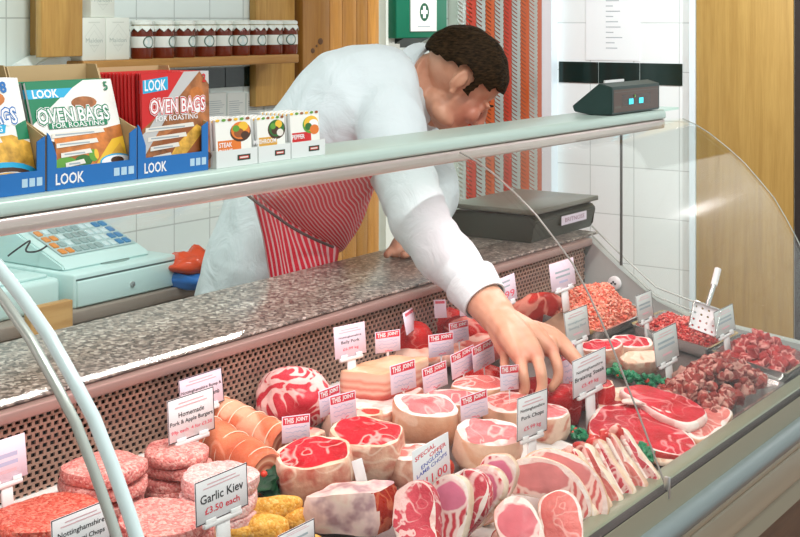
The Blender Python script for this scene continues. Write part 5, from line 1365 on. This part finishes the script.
# ---------------------------------------------------------------- breaded kievs
gk = 'breaded garlic kievs'
for i,(x,y,w,k,h,rz,z,lb) in enumerate([(266,509,74,.32,.034,.35,.012,'long yellow breaded kiev lying at the back of the pile'),(298,520,50,.42,.032,.1,.0,'yellow breaded kiev beside the white capped slab'),(262,528,52,.55,.036,.2,.0,'pale yellow breaded kiev in the middle of the pile'),(224,532,60,.5,.030,.1,.0,'breaded kiev at the foot of the garlic kiev sign'),(300,540,50,.5,.026,.2,.0,'breaded kiev at the bottom edge under the cut-off sign')]):
    lump(x, y, w, k, h, lb, crumb, 90+i, rz, 'breaded_kiev', 'kiev', zoff=z, rgh=.005, group=gk)
# ---------------------------------------------------------------- trays and mince
T0 = (2.585,2.845,1.285,1.435); T1 = (2.705,2.872,1.088,1.262); T2 = (2.695,2.875,.918,1.072); T3 = (2.36,2.69,.918,1.080)
stl = mat('tray_steel', (.70,.70,.68), .22, .9)
for T_, lb in ((T0,'steel tray of orange-pink mince in the far corner'),(T1,'steel tray of red mince with the perforated scoop in it'),(T2,'steel tray of diced beef in the near right corner'),(T3,'steel tray under the dark stewing beef by the green rail')):
    tray(*T_, lb, m=stl, deep=.030 if T_ is not T3 else .010, group='steel meat trays')
tray(1.20,1.52,.93,1.06,'white tray lip under the white capped slab at the front', m=twhite, deep=.010, group='white plastic trays')
tray(1.60,2.02,.955,1.12,'white tray under the lamb chops and gammon joints', m=twhite, deep=.010, group='white plastic trays')
def mince(T_, hmax, cols, label, n, r, seed, base):
    x0,x1,y0,y1 = T_; cx, cy = (x0+x1)/2, (y0+y1)/2; a, b_ = (x1-x0)/2-.012, (y1-y0)/2-.012; rnd = random.Random(seed)
    def H(u, v): return hmax*max(0,(1-(abs(u)**2.6)))**.6*max(0,(1-abs(v)**2.6))**.6*(.85+.3*noise.noise(V((u*2.2,v*2.2,seed))))
    bm = bmesh.new(); N_ = 26; gd = []
    for i in range(N_+1):
        row = []
        for j in range(N_+1):
            u, v = -1+2*i/N_, -1+2*j/N_; y = cy+v*b_; row.append(bm.verts.new((cx+u*a, y, deck(y)+.006+H(u,v)-.004)))
        gd.append(row)
    for i in range(N_):
        for j in range(N_): f = bm.faces.new((gd[i][j],gd[i+1][j],gd[i+1][j+1],gd[i][j+1])); f.smooth = True; f.material_index = 0
    nm = len(cols)
    for k in range(n):     # short strands
        u, v = rnd.uniform(-.98,.98), rnd.uniform(-.98,.98); y = cy+v*b_; p = V((cx+u*a, y, deck(y)+.006+H(u,v)+rnd.uniform(-.002,.003)))
        d = V((rnd.gauss(0,1),rnd.gauss(0,1),rnd.gauss(0,.5))).normalized(); e = V((rnd.gauss(0,1),rnd.gauss(0,1),rnd.gauss(0,.5))).normalized()
        L = rnd.uniform(.006,.013); tube(bm, [p-d*L*.5, p+e*L*.15+V((0,0,.0015)), p+d*L*.5], r*rnd.uniform(.8,1.2), 5, 1+rnd.randrange(nm))
    c = V((cx,cy,deck(cy))); bmesh.ops.translate(bm, vec=-c, verts=bm.verts)
    o = obj('mince', bm, [base]+cols); o.location = c; return tag(o, label, 'mince', kind='stuff')
def mm_(n, c): return mat(n, c, .38)
mince(T0, .085, [mm_('mince_o1',(.78,.20,.12)),mm_('mince_o2',(.84,.32,.20)),mm_('mince_o3',(.72,.13,.08)),mm_('mince_o4',(.88,.46,.34))], 'mound of orange-pink mince in the far corner tray', 2600, .0021, 5, mm_('mince_o1',(.78,.20,.12)))
mince(T1, .050, [mm_('mince_r1',(.62,.04,.035)),mm_('mince_r2',(.72,.10,.08)),mm_('mince_r3',(.50,.02,.02)),mm_('mince_r4',(.80,.26,.22))], 'mound of bright red mince in the tray with the scoop', 1500, .0022, 6, mm_('mince_r3',(.50,.02,.02)))
# diced beef: individual chunks
protos = []
dice_r = meat('dice_red', (.52,.035,.035), (.28,.010,.012), (.80,.34,.30), .22, 40); dice_d = meat('dice_dark', (.36,.05,.04), (.15,.018,.016), (.66,.34,.28), .26, 40)
def chunkmesh(seed, s):
    bm = bmesh.new(); rbox(bm, -s,s,-s*.8,s*.8,-s*.65,s*.65, s*.3, 0, None, 2); bmesh.ops.subdivide_edges(bm, edges=[e for e in bm.edges if e.calc_length() > s*.6], cuts=2, use_grid_fill=True)
    roughen(bm, s*.55, .9/s, seed); roughen(bm, s*.2, 2.6/s, seed+5); return bm
def dice(T_, hmax, n, m, label, group, s, seed, ncol):
    rnd = random.Random(seed); x0,x1,y0,y1 = T_; cx, cy = (x0+x1)/2, (y0+y1)/2; a, b_ = (x1-x0)/2-.014, (y1-y0)/2-.014; ps = []
    for k in range(5):
        o = obj('beef_chunk', chunkmesh(seed+k, s*rnd.uniform(.85,1.2)), m, smooth=True); ps.append(o)
    for k in range(n):
        i, lay = k, 0
        u, v = (rnd.uniform(-.95,.95), rnd.uniform(-.92,.92)); 
        h = hmax*(1-abs(u)**2.4)*(1-abs(v)**2.4)
        z = rnd.uniform(.35,1.0)*h; y = cy+v*b_
        o = ps[k] if k < 5 else ps[k%5].copy()
        if k >= 5: C.objects.link(o)
        o.location = (cx+u*a, y, deck(y)+.006+s*.6+z); o.rotation_euler = (rnd.uniform(0,6),rnd.uniform(0,6),rnd.uniform(0,6))
        tag(o, label, 'beef chunk', group)
dice(T2, .050, 90, dice_r, 'red chunk of diced beef piled in the near right tray', 'diced beef in the right tray', .0125, 3, 0)
dice(T3, .052, 190, dice_d, 'dark chunk of stewing beef in the loose pile by the green rail', 'stewing beef pile', .0115, 9, 0)
# ---------------------------------------------------------------- scoop and garnish
sa, sb = PZ(689,322,.94), PZ(712,328,.925)
sp0 = PZ(704,319,.960)
scp = thing('serving_scoop', 'white perforated scoop with steel handle stuck in the red mince', 'scoop', sp0)
scp.rotation_euler = (math.radians(55),math.radians(20),CAMROT-.05)
bm = bmesh.new(); w, hh, r0 = .029, .030, .0028; nx, nz = 4, 4
for i in range(nx):
    for j in range(nz):
        cx, cy = -w+(i+.5)*2*w/nx, -hh+(j+.5)*2*hh/nz; hx, hy = w/nx, hh/nz
        O = [bm.verts.new((cx+sx*hx,cy+sy*hy,0)) for sx,sy in ((-1,-1),(0,-1),(1,-1),(1,0),(1,1),(0,1),(-1,1),(-1,0))]
        I = [bm.verts.new((cx+r0*math.cos(t),cy+r0*math.sin(t),0)) for t in [PI*1.25+k*PI/4 for k in range(8)]]
        for k in range(8): bm.faces.new((O[k],O[(k+1)%8],I[(k+1)%8],I[k]))
bmesh.ops.remove_doubles(bm, verts=bm.verts, dist=1e-5); bmesh.ops.solidify(bm, geom=list(bm.faces), thickness=.0016); obj('blade', bm, mat('scoop_white',(.86,.80,.82),.3), scp, smooth=False)
bm = bmesh.new(); rbox(bm, -w-.0015,-w+.0005,-hh,hh,0,.009,.0006); rbox(bm, w-.0005,w+.0015,-hh,hh,0,.009,.0006); rbox(bm,-w,w,hh-.001,hh+.0015,0,.009,.0006); obj('rim', bm, stl, scp)
bm = bmesh.new(); tube(bm, smooth_pts([V((0,hh,.006)),V((0,hh+.016,.012)),V((.002,hh+.05,.018))]), .0055, 10, radii=None); obj('handle', bm, stl, scp)
bm = bmesh.new(); tube(bm, smooth_pts([V((.002,hh+.045,.017)),V((.003,hh+.085,.020))]), .0075, 12); h_ = obj('grip', bm, mat('grip_white',(.80,.78,.78),.35), scp)
gn = mat('garnish_green',(.0,.22,.085),.4,var=.4,vscale=60); gd_ = mat('garnish_dark',(.005,.11,.03),.4,var=.4,vscale=60); rdb = mat('garnish_red',(.70,.05,.02),.35)
def garnish(pts, label, n, s, red_every=5, m=gn, name='garnish_strip'):
    P = [put(x,y,.010) for x,y in pts]; c = sum(P, V((0,0,0)))/len(P); t = thing(name, label, 'garnish', c, 0, 'green plastic garnish'); bm = bmesh.new(); br_ = bmesh.new(); rnd = random.Random(len(pts)+int(pts[0][0]))
    for k in range(n):
        f = k/(n-1)*(len(P)-1); i = min(int(f), len(P)-2); q = P[i].lerp(P[i+1], f-i)-c
        for j in range(4):
            o = V((rnd.gauss(0,s*.55),rnd.gauss(0,s*.5),rnd.uniform(-.2,.9)*s))
            if k%red_every == 2: ball(br_, q+o*.7, s*.42, 2)
            else:
                tb_ = bmesh.new(); ball(tb_, (0,0,0), (s*.75,s*.7,s*.45), 2); roughen(tb_, s*.6, 1.6/s, k*5+j)
                merge(bm, tb_, Matrix.Translation(q+o)@Matrix.Rotation(rnd.uniform(-.8,.8),4,'X')@Matrix.Rotation(rnd.uniform(0,6),4,'Z'))
    obj('leaves', bm, m, t)
    if len(br_.verts): obj('berries', br_, rdb, t)
    else: br_.free()
garnish([(612,371),(630,379),(650,382),(668,386),(686,389)], 'green garnish strip with red berries behind the upper rump steak', 17, .0115)
garnish([(563,430),(576,436),(590,440)], 'green and red garnish behind the pork rib chops', 6, .011, 3)
garnish([(620,442),(636,452),(648,462)], 'green garnish between the rib chops and the rump steaks', 7, .012, 99)
garnish([(566,345),(573,352)], 'small green garnish sprig beside the thumb', 3, .006, 99)
# holly sprig with real leaf blades
hp = put(266,494,.012); hs = thing('holly_sprig', 'green holly sprig with red berries between the kiev sign and beef joint', 'garnish', hp); bm = bmesh.new()
for k,(dx,dy,dz,rz,sz) in enumerate([(-.012,.0,.016,.6,.024),(.010,.002,.010,-.4,.024),(-.004,-.012,.006,2.2,.022),(.006,-.006,.022,1.4,.020)]):
    lf = bmesh.new(); n = 10
    L_ = [lf.verts.new((sz*math.cos(a)*(1+.18*math.cos(a*5)),sz*.55*math.sin(a)*(1+.22*math.cos(a*5)),.004*abs(math.sin(a)))) for a in [2*PI*i/24 for i in range(24)]]
    cc = lf.verts.new((0,0,-.001))
    for i in range(24): lf.faces.new((cc,L_[i],L_[(i+1)%24]))
    bmesh.ops.solidify(lf, geom=list(lf.faces), thickness=.001); merge(bm, lf, Matrix.Translation((dx,dy,dz))@Matrix.Rotation(CAMROT,4,'Z')@Matrix.Rotation(.7,4,'X')@Matrix.Rotation(rz,4,'Z'))
obj('leaves', bm, gd_, hs); bm = bmesh.new()
for q in ((.012,.006,.018),(-.016,.01,.024),(.018,.0,.014),(.0,.004,.028)): ball(bm, q, .0055, 2)
obj('berries', bm, rdb, hs)
# ================================================================== PRICE CARDS AND TICKETS
cardw = mat('card_face',(.80,.78,.80),.45); cardl = mat('card_lilac',(.80,.66,.76),.45); inkr = mat('ink_red',(.70,.02,.05),.5); inkp = mat('ink_pink_red',(.78,.10,.16),.5); inkb = mat('ink_blue',(.05,.09,.42),.5); inkg = mat('ink_scribble',(.48,.48,.66),.5); inkpale = mat('ink_pale_pink',(.78,.46,.50),.5)
holder = mat('holder_plastic',(.82,.80,.80),.25)
def frame_at(pxc, pyb, wpx, hpx, h, yaw):
    p = put(pxc, pyb, h); f = fwd(p); a = (math.cos(yaw), math.sin(yaw))
    k = abs((a[0]*RX+a[1]*RY)-(pxc-400)/FP*(a[0]*FX+a[1]*FY))
    return p, wpx*f/FP/k, hpx*f/FP
def ticket(pxc, pyb, wpx, hpx, label, h=.055, yaw=0.0, roll=0.0, lean=.12, seed=0, price=True):
    """THIS JOINT ticket: white card, red heading, handwriting below; pyb = bottom edge"""
    p, w, H = frame_at(pxc, pyb, wpx, hpx, h, yaw)
    t = thing('joint_ticket', label, 'price ticket', p, yaw, 'red topped tickets on the joints'); t.rotation_euler = (-lean, roll, yaw)
    bm = bmesh.new(); rbox(bm, -w/2, w/2, -.0004, .0004, 0, H, .0002, 0, None, 1); obj('card', bm, cardl, t)
    bm = bmesh.new(); prism(bm, [(-.003,.002),(.003,.002),(.0,-.026)], 'y', .0006, .0014); obj('spike', bm, holder, t)
    f = Flat((0,-.0004,0)); f.rect(-w*.47, w*.47, H*.68, H*.97, inkr)
    f.text('THIS', -w*.25, H*.825, W_, w=w*.33, h=H*.19, off=.035); f.text('JOINT', w*.205, H*.825, W_, w=w*.43, h=H*.19, off=.035)
    rnd = random.Random(seed+int(pxc))
    for r_ in range(3):
        y = H*(.55-.16*r_); f.line([(-w*.38+i*w*.76/14, y+rnd.uniform(-.045,.045)*H) for i in range(15)], H*.022, inkg)
    if price: f.line([(-w*.12+i*w*.30/7, H*.08+rnd.uniform(-.05,.05)*H) for i in range(8)], H*.035, inkp)
    f.build('lettering', t); return t
def sign(pxc, pyb, wpx, hpx, lines, label, h=.06, yaw=0.0, roll=0.0, lean=.12, face=None, border=True, stalk=.05, group='black edged price cards', clips=True):
    """framed price card on a clip stalk; lines = (text, y fraction, height fraction, width fraction, ink)"""
    p, w, H = frame_at(pxc, pyb, wpx, hpx, h, yaw)
    t = thing('price_sign', label, 'price sign', p, yaw, group); t.rotation_euler = (-lean, roll, yaw)
    bm = bmesh.new(); rbox(bm, -w/2, w/2, -.0006, .0006, 0, H, .0003, 0, None, 1); obj('card', bm, face or cardw, t)
    f = Flat((0,-.0006,0))
    if border:
        b = .0014
        for q in ((-w/2,w/2,0,b),(-w/2,w/2,H-b,H),(-w/2,-w/2+b,0,H),(w/2-b,w/2,0,H)): f.rect(*q, K_)
    for (tx, y, hh, ww, ink) in lines:
        if tx: f.text(tx, 0, H*y, ink, w=w*ww, h=H*hh, off=.012)
        else: f.rect(-w*ww/2, w*ww/2, H*(y-hh/2), H*(y+hh/2), ink)
    f.build('lettering', t)
    if clips:
        bm = bmesh.new(); rbox(bm, -w*.36, w*.36, -.0032, .0032, -.007, -.0006, .001, 0, None, 1)
        for s in (-1,1): rbox(bm, s*w*.24-w*.10, s*w*.24+w*.10, -.0030, -.0009, -.006, .0045, .0006, 0, None, 1)
        rbox(bm, -w*.13, w*.13, -.0018, .0018, -stalk, -.004, .0008, 0, None, 1)
        obj('holder', bm, holder, t)
    return t
BLUR = lambda: [('',.80,.03,.6,inkpale)]
N1 = lambda *r: [('',.86,.025,.55,inkpale),('',.78,.025,.70,inkpale)]+list(r)
# black edged cards
sign(222.5, 516, 52, 43, N1(('Garlic Kiev',.55,.20,.82,K_),('£3.50 each',.27,.15,.66,inkr)), 'black edged card reading Garlic Kiev £3.50 each', .082, lean=.05)
sign(192, 437, 46, 43, N1(('Homemade',.60,.11,.55,K_),('Pork & Apple Burgers',.42,.12,.92,K_),('99p each  4 for £3.50',.22,.10,.88,inkp)), 'black edged card reading Homemade Pork & Apple Burgers', .075, lean=.05)
sign(203, 408, 43, 34, N1(('Nottinghamshire Rump &',.58,.11,.92,K_),('Rolled Roast of Lamb',.36,.12,.80,K_)), 'lilac card reading Nottinghamshire Rump & propped against the grille', .07, face=cardl)
sign(82, 556, 58, 46, N1(('Nottinghamshire',.60,.15,.80,K_),('& Halloumi Chops',.38,.14,.80,K_)), 'cut-off card reading Nottinghamshire & Halloumi Chops behind the glass frame', .060, lean=.05)
sign(6, 482, 44, 42, [('',.60,.10,.6,inkg),('',.42,.09,.6,inkg),('',.24,.07,.5,inkpale)], 'lilac card with faded print at the far left edge', .075, face=cardl, border=False)
sign(297, 549, 36, 22, N1(('',.5,.10,.6,grey)), 'small card cut off by the bottom edge in front of the kievs', .035, lean=.05)
sign(351, 356, 31, 31, N1(('Nottinghamshire',.62,.08,.72,K_),('Belly Pork',.46,.12,.58,K_),('£6.99 kg',.24,.11,.5,inkp)), 'lilac card reading Belly Pork leaning on the grille', .10, face=cardl, border=False, roll=.06)
sign(532, 436, 30, 42, N1(('Nottinghamshire',.66,.09,.80,K_),('Pork Chops',.48,.12,.74,K_),('£5.99 kg',.22,.12,.56,inkp)), 'tilted black edged card reading Pork Chops £5.99 kg', .075, yaw=.0, roll=.06, lean=.02, stalk=.075)
sign(590, 391, 33, 37, N1(('Nottinghamshire',.62,.10,.78,K_),('Braising Steak',.44,.14,.88,K_),('£5.49 kg',.22,.12,.5,inkp)), 'black edged card reading Braising Steak £5.49 kg', .065, lean=.03, stalk=.075)
sign(578.5, 340, 23, 31, N1(('Nottinghamshire',.58,.08,.75,grey),('Stewing Beef',.42,.10,.75,grey),('',.22,.06,.4,inkpale)), 'grey card on a stalk in front of the orange-pink mince', .065, face=mat('card_grey',(.62,.64,.62),.4), group='grey price cards on stalks')
gcard = mat('card_grey',(.62,.64,.62),.4)
sign(646, 320, 15.5, 27, N1(('',.60,.06,.7,grey),('',.46,.07,.7,grey),('',.25,.06,.4,inkpale)), 'grey card between the orange-pink mince and the red mince', .050, face=gcard, group='grey price cards on stalks')
sign(668, 362, 23, 34, N1(('',.62,.06,.7,grey),('',.48,.07,.7,grey),('',.25,.06,.4,inkpale)), 'grey card on a stalk beside the dark stewing beef', .050, face=gcard, group='grey price cards on stalks')
sign(726, 334, 19, 26, N1(('',.62,.06,.7,grey),('',.48,.07,.7,grey),('',.25,.06,.4,inkpale)), 'grey card between the red mince and the diced beef trays', .060, face=gcard, group='grey price cards on stalks')
sign(564, 288, 24, 27, [('',.62,.07,.6,grey),('',.45,.07,.6,grey),('',.25,.08,.35,inkg)], 'lilac card against the grille above the orange-pink mince', .105, face=cardl, border=False, group='lilac cards against the grille')
sign(507, 303, 21, 26, [('',.80,.07,.5,grey),('',.62,.06,.45,grey),('9.99',.30,.26,.80,inkp)], 'lilac card with red price 9.99 against the grille right of the cuff', .10, face=cardl, border=False, roll=-.05, group='lilac cards against the grille')
# hand written special offer card
p, w, H = frame_at(433, 486, 36, 44, .082, .1)
t = thing('offer_card', 'hand written special offer card for English lamb chops at £11.00', 'price sign', p); t.rotation_euler = (-.08,.02,.1)
bm = bmesh.new(); rbox(bm, -w/2, w/2, -.0005, .0005, -.01, H, .0003, 0, None, 1); obj('card', bm, cardw, t)
f = Flat((0,-.0005,0)); f.text('SPECIAL', -w*.16, H*.83, inkr, w=w*.56, h=H*.10, off=.02, ang=.10); f.text('OFFER', w*.18, H*.74, inkr, w=w*.46, h=H*.09, off=.02, ang=.08)
f.text('ENGLISH', .0, H*.60, inkb, w=w*.58, h=H*.09, off=.015, ang=.12); f.text('LAMB CHOPS', .0, H*.47, inkb, w=w*.84, h=H*.085, off=.012, ang=.10); f.text('£11.00', w*.02, H*.20, inkr, w=w*.78, h=H*.19, off=.008, ang=.05); f.build('lettering', t)
# blank white strip seen edge on
p, w, H = frame_at(364, 490, 7, 31, .055, -.9)
t = thing('blank_strip', 'narrow blank white plastic strip stuck upright in the white capped slab', 'price marker', p, -.3); t.rotation_euler = (-.1,-.22,-.6)
bm = bmesh.new(); rbox(bm, -.008, .008, -.0008, .0008, -.015, H, .0004, 0, None, 1); obj('strip', bm, holder, t)
# THIS JOINT tickets
TK = [(388,352,25,21,'ticket reading THIS JOINT standing on the pork belly',.086,-.45,0,.05),
 (404,391,25,28,'ticket at the right-hand front corner of the pork belly',.072,.0,.04,.1),
 (296,442,28,26,'ticket beside the stuffed rolls, in front of the streaked shoulder',.050,-.40,.05,.1),
 (331,414,21,26,'rear one of the two tickets between the streaked shoulder and the pork belly',.070,.0,.0,.1),
 (344,420,26,26,'front one of the two tickets between the streaked shoulder and the pork belly',.070,-.2,.0,.1),
 (441.5,356,25,22,'ticket on the red joints below the white cuff, left one of the pair',.060,-.2,.06,.1),
 (459.5,342,19,20,'ticket closest under the white cuff, right one of the pair',.066,-.1,.04,.1),
 (464,374,23,24,'left one of two overlapping tickets left of the wrist',.055,.1,.0,.1),
 (484.5,367,21,24,'right one of two overlapping tickets left of the wrist',.055,.1,.0,.1),
 (436,389,24,24,'ticket behind the large gammon joint',.055,.0,.0,.1),
 (475,419,27,25,'ticket on the gammon joint above the special offer joint',.060,.0,.05,.1),
 (510,390,19,24,'tilted ticket touching the fingers of the hand',.088,.15,.20,.1),
 (541,349,11,16,'small half hidden ticket right of the wrist by the brown paper',.030,.2,.0,.1),
 (571,386,14,40,'pinkish ticket behind the left edge of the braising sign',.035,.0,.0,.1)]
for i,(x,y,w_,h_,lb,zh,yw,rl,ln) in enumerate(TK): ticket(x, y, w_, h_, lb, zh, yw, rl, ln, i)
for (x,y,w_,h_,lb,zh,yw) in ((413.5,330,13,21,'lilac card seen nearly edge on behind the red joints',.075,.5),(441,318,12,18,'lilac card behind the cuff against the grille, left of the sleeve',.08,.0),(467,316,14,18,'lilac card half hidden below the white cuff',.08,.0)):
    sign(x, y, w_, h_, [('',.85,.14,.8,inkp)], lb, zh, yw, face=cardl, border=False, clips=False, lean=.2, roll=.15, group='lilac cards against the grille')
# ================================================================== LIGHT AND CAMERA
def area(name, loc, rot, sx, sy, e, col):
    l = bpy.data.lights.new(name, 'AREA'); l.shape = 'RECTANGLE'; l.size = sx; l.size_y = sy; l.energy = e; l.color = col
    o = bpy.data.objects.new(name, l); C.objects.link(o); o.location = loc; o.rotation_euler = rot; return o
w = bpy.data.worlds.new('world'); sc.world = w; w.use_nodes = True
w.node_tree.nodes['Background'].inputs[0].default_value = (.93,.98,1,1); w.node_tree.nodes['Background'].inputs[1].default_value = .5
area('ceiling_tube_light', (1.6,.35,2.7), (0,0,0), 2.6, .04, 28, (1,.99,.96))
def down(name, loc, e, col, tgt):
    l = bpy.data.lights.new(name, 'SPOT'); l.energy = e; l.color = col; l.shadow_soft_size = .05; l.spot_size = math.radians(115); l.spot_blend = 1.0
    o = bpy.data.objects.new(name, l); C.objects.link(o); o.location = loc; o.rotation_euler = (Vector(tgt)-Vector(loc)).to_track_quat('-Z','Y').to_euler()
down('fill_spot', (3.7,.2,2.68), 130, (1,.97,.98), (4.7,1.4,1.0))  # unseen fill spots, added to brighten the tiled right wall
down('fill_spot', (3.7,1.6,2.68), 70, (.97,1,.99), (4.8,2.3,1.2))
down('fill_spot', (1.6,1.7,2.68), 50, (.97,1,.99), (1.6,2.7,1.2))  # added fill for the back wall
# pink meat-display tube under the shelf
area('display_tube_light', ((X0+XE)/2, 1.30, 1.336), (math.radians(-14),0,0), XE-X0-.2, .03, 5.2, (1,.72,.74))
cd = bpy.data.cameras.new('camera'); cam = bpy.data.objects.new('camera', cd); C.objects.link(cam); sc.camera = cam
cam.location = (0,0,EYE); cam.rotation_euler = (PI/2, 0, -math.atan2(FX, FY))
cd.sensor_width = 36; cd.lens = FP*36/800; cd.shift_y = -(268.5-HY)/800; cd.clip_start = .05
sc.cycles.transparent_max_bounces = 24; sc.cycles.max_bounces = 8
sc.view_settings.view_transform = 'Standard'; sc.view_settings.look = 'None'; sc.view_settings.gamma = 1; sc.view_settings.use_curve_mapping = False
sc.view_settings.exposure = 0.55
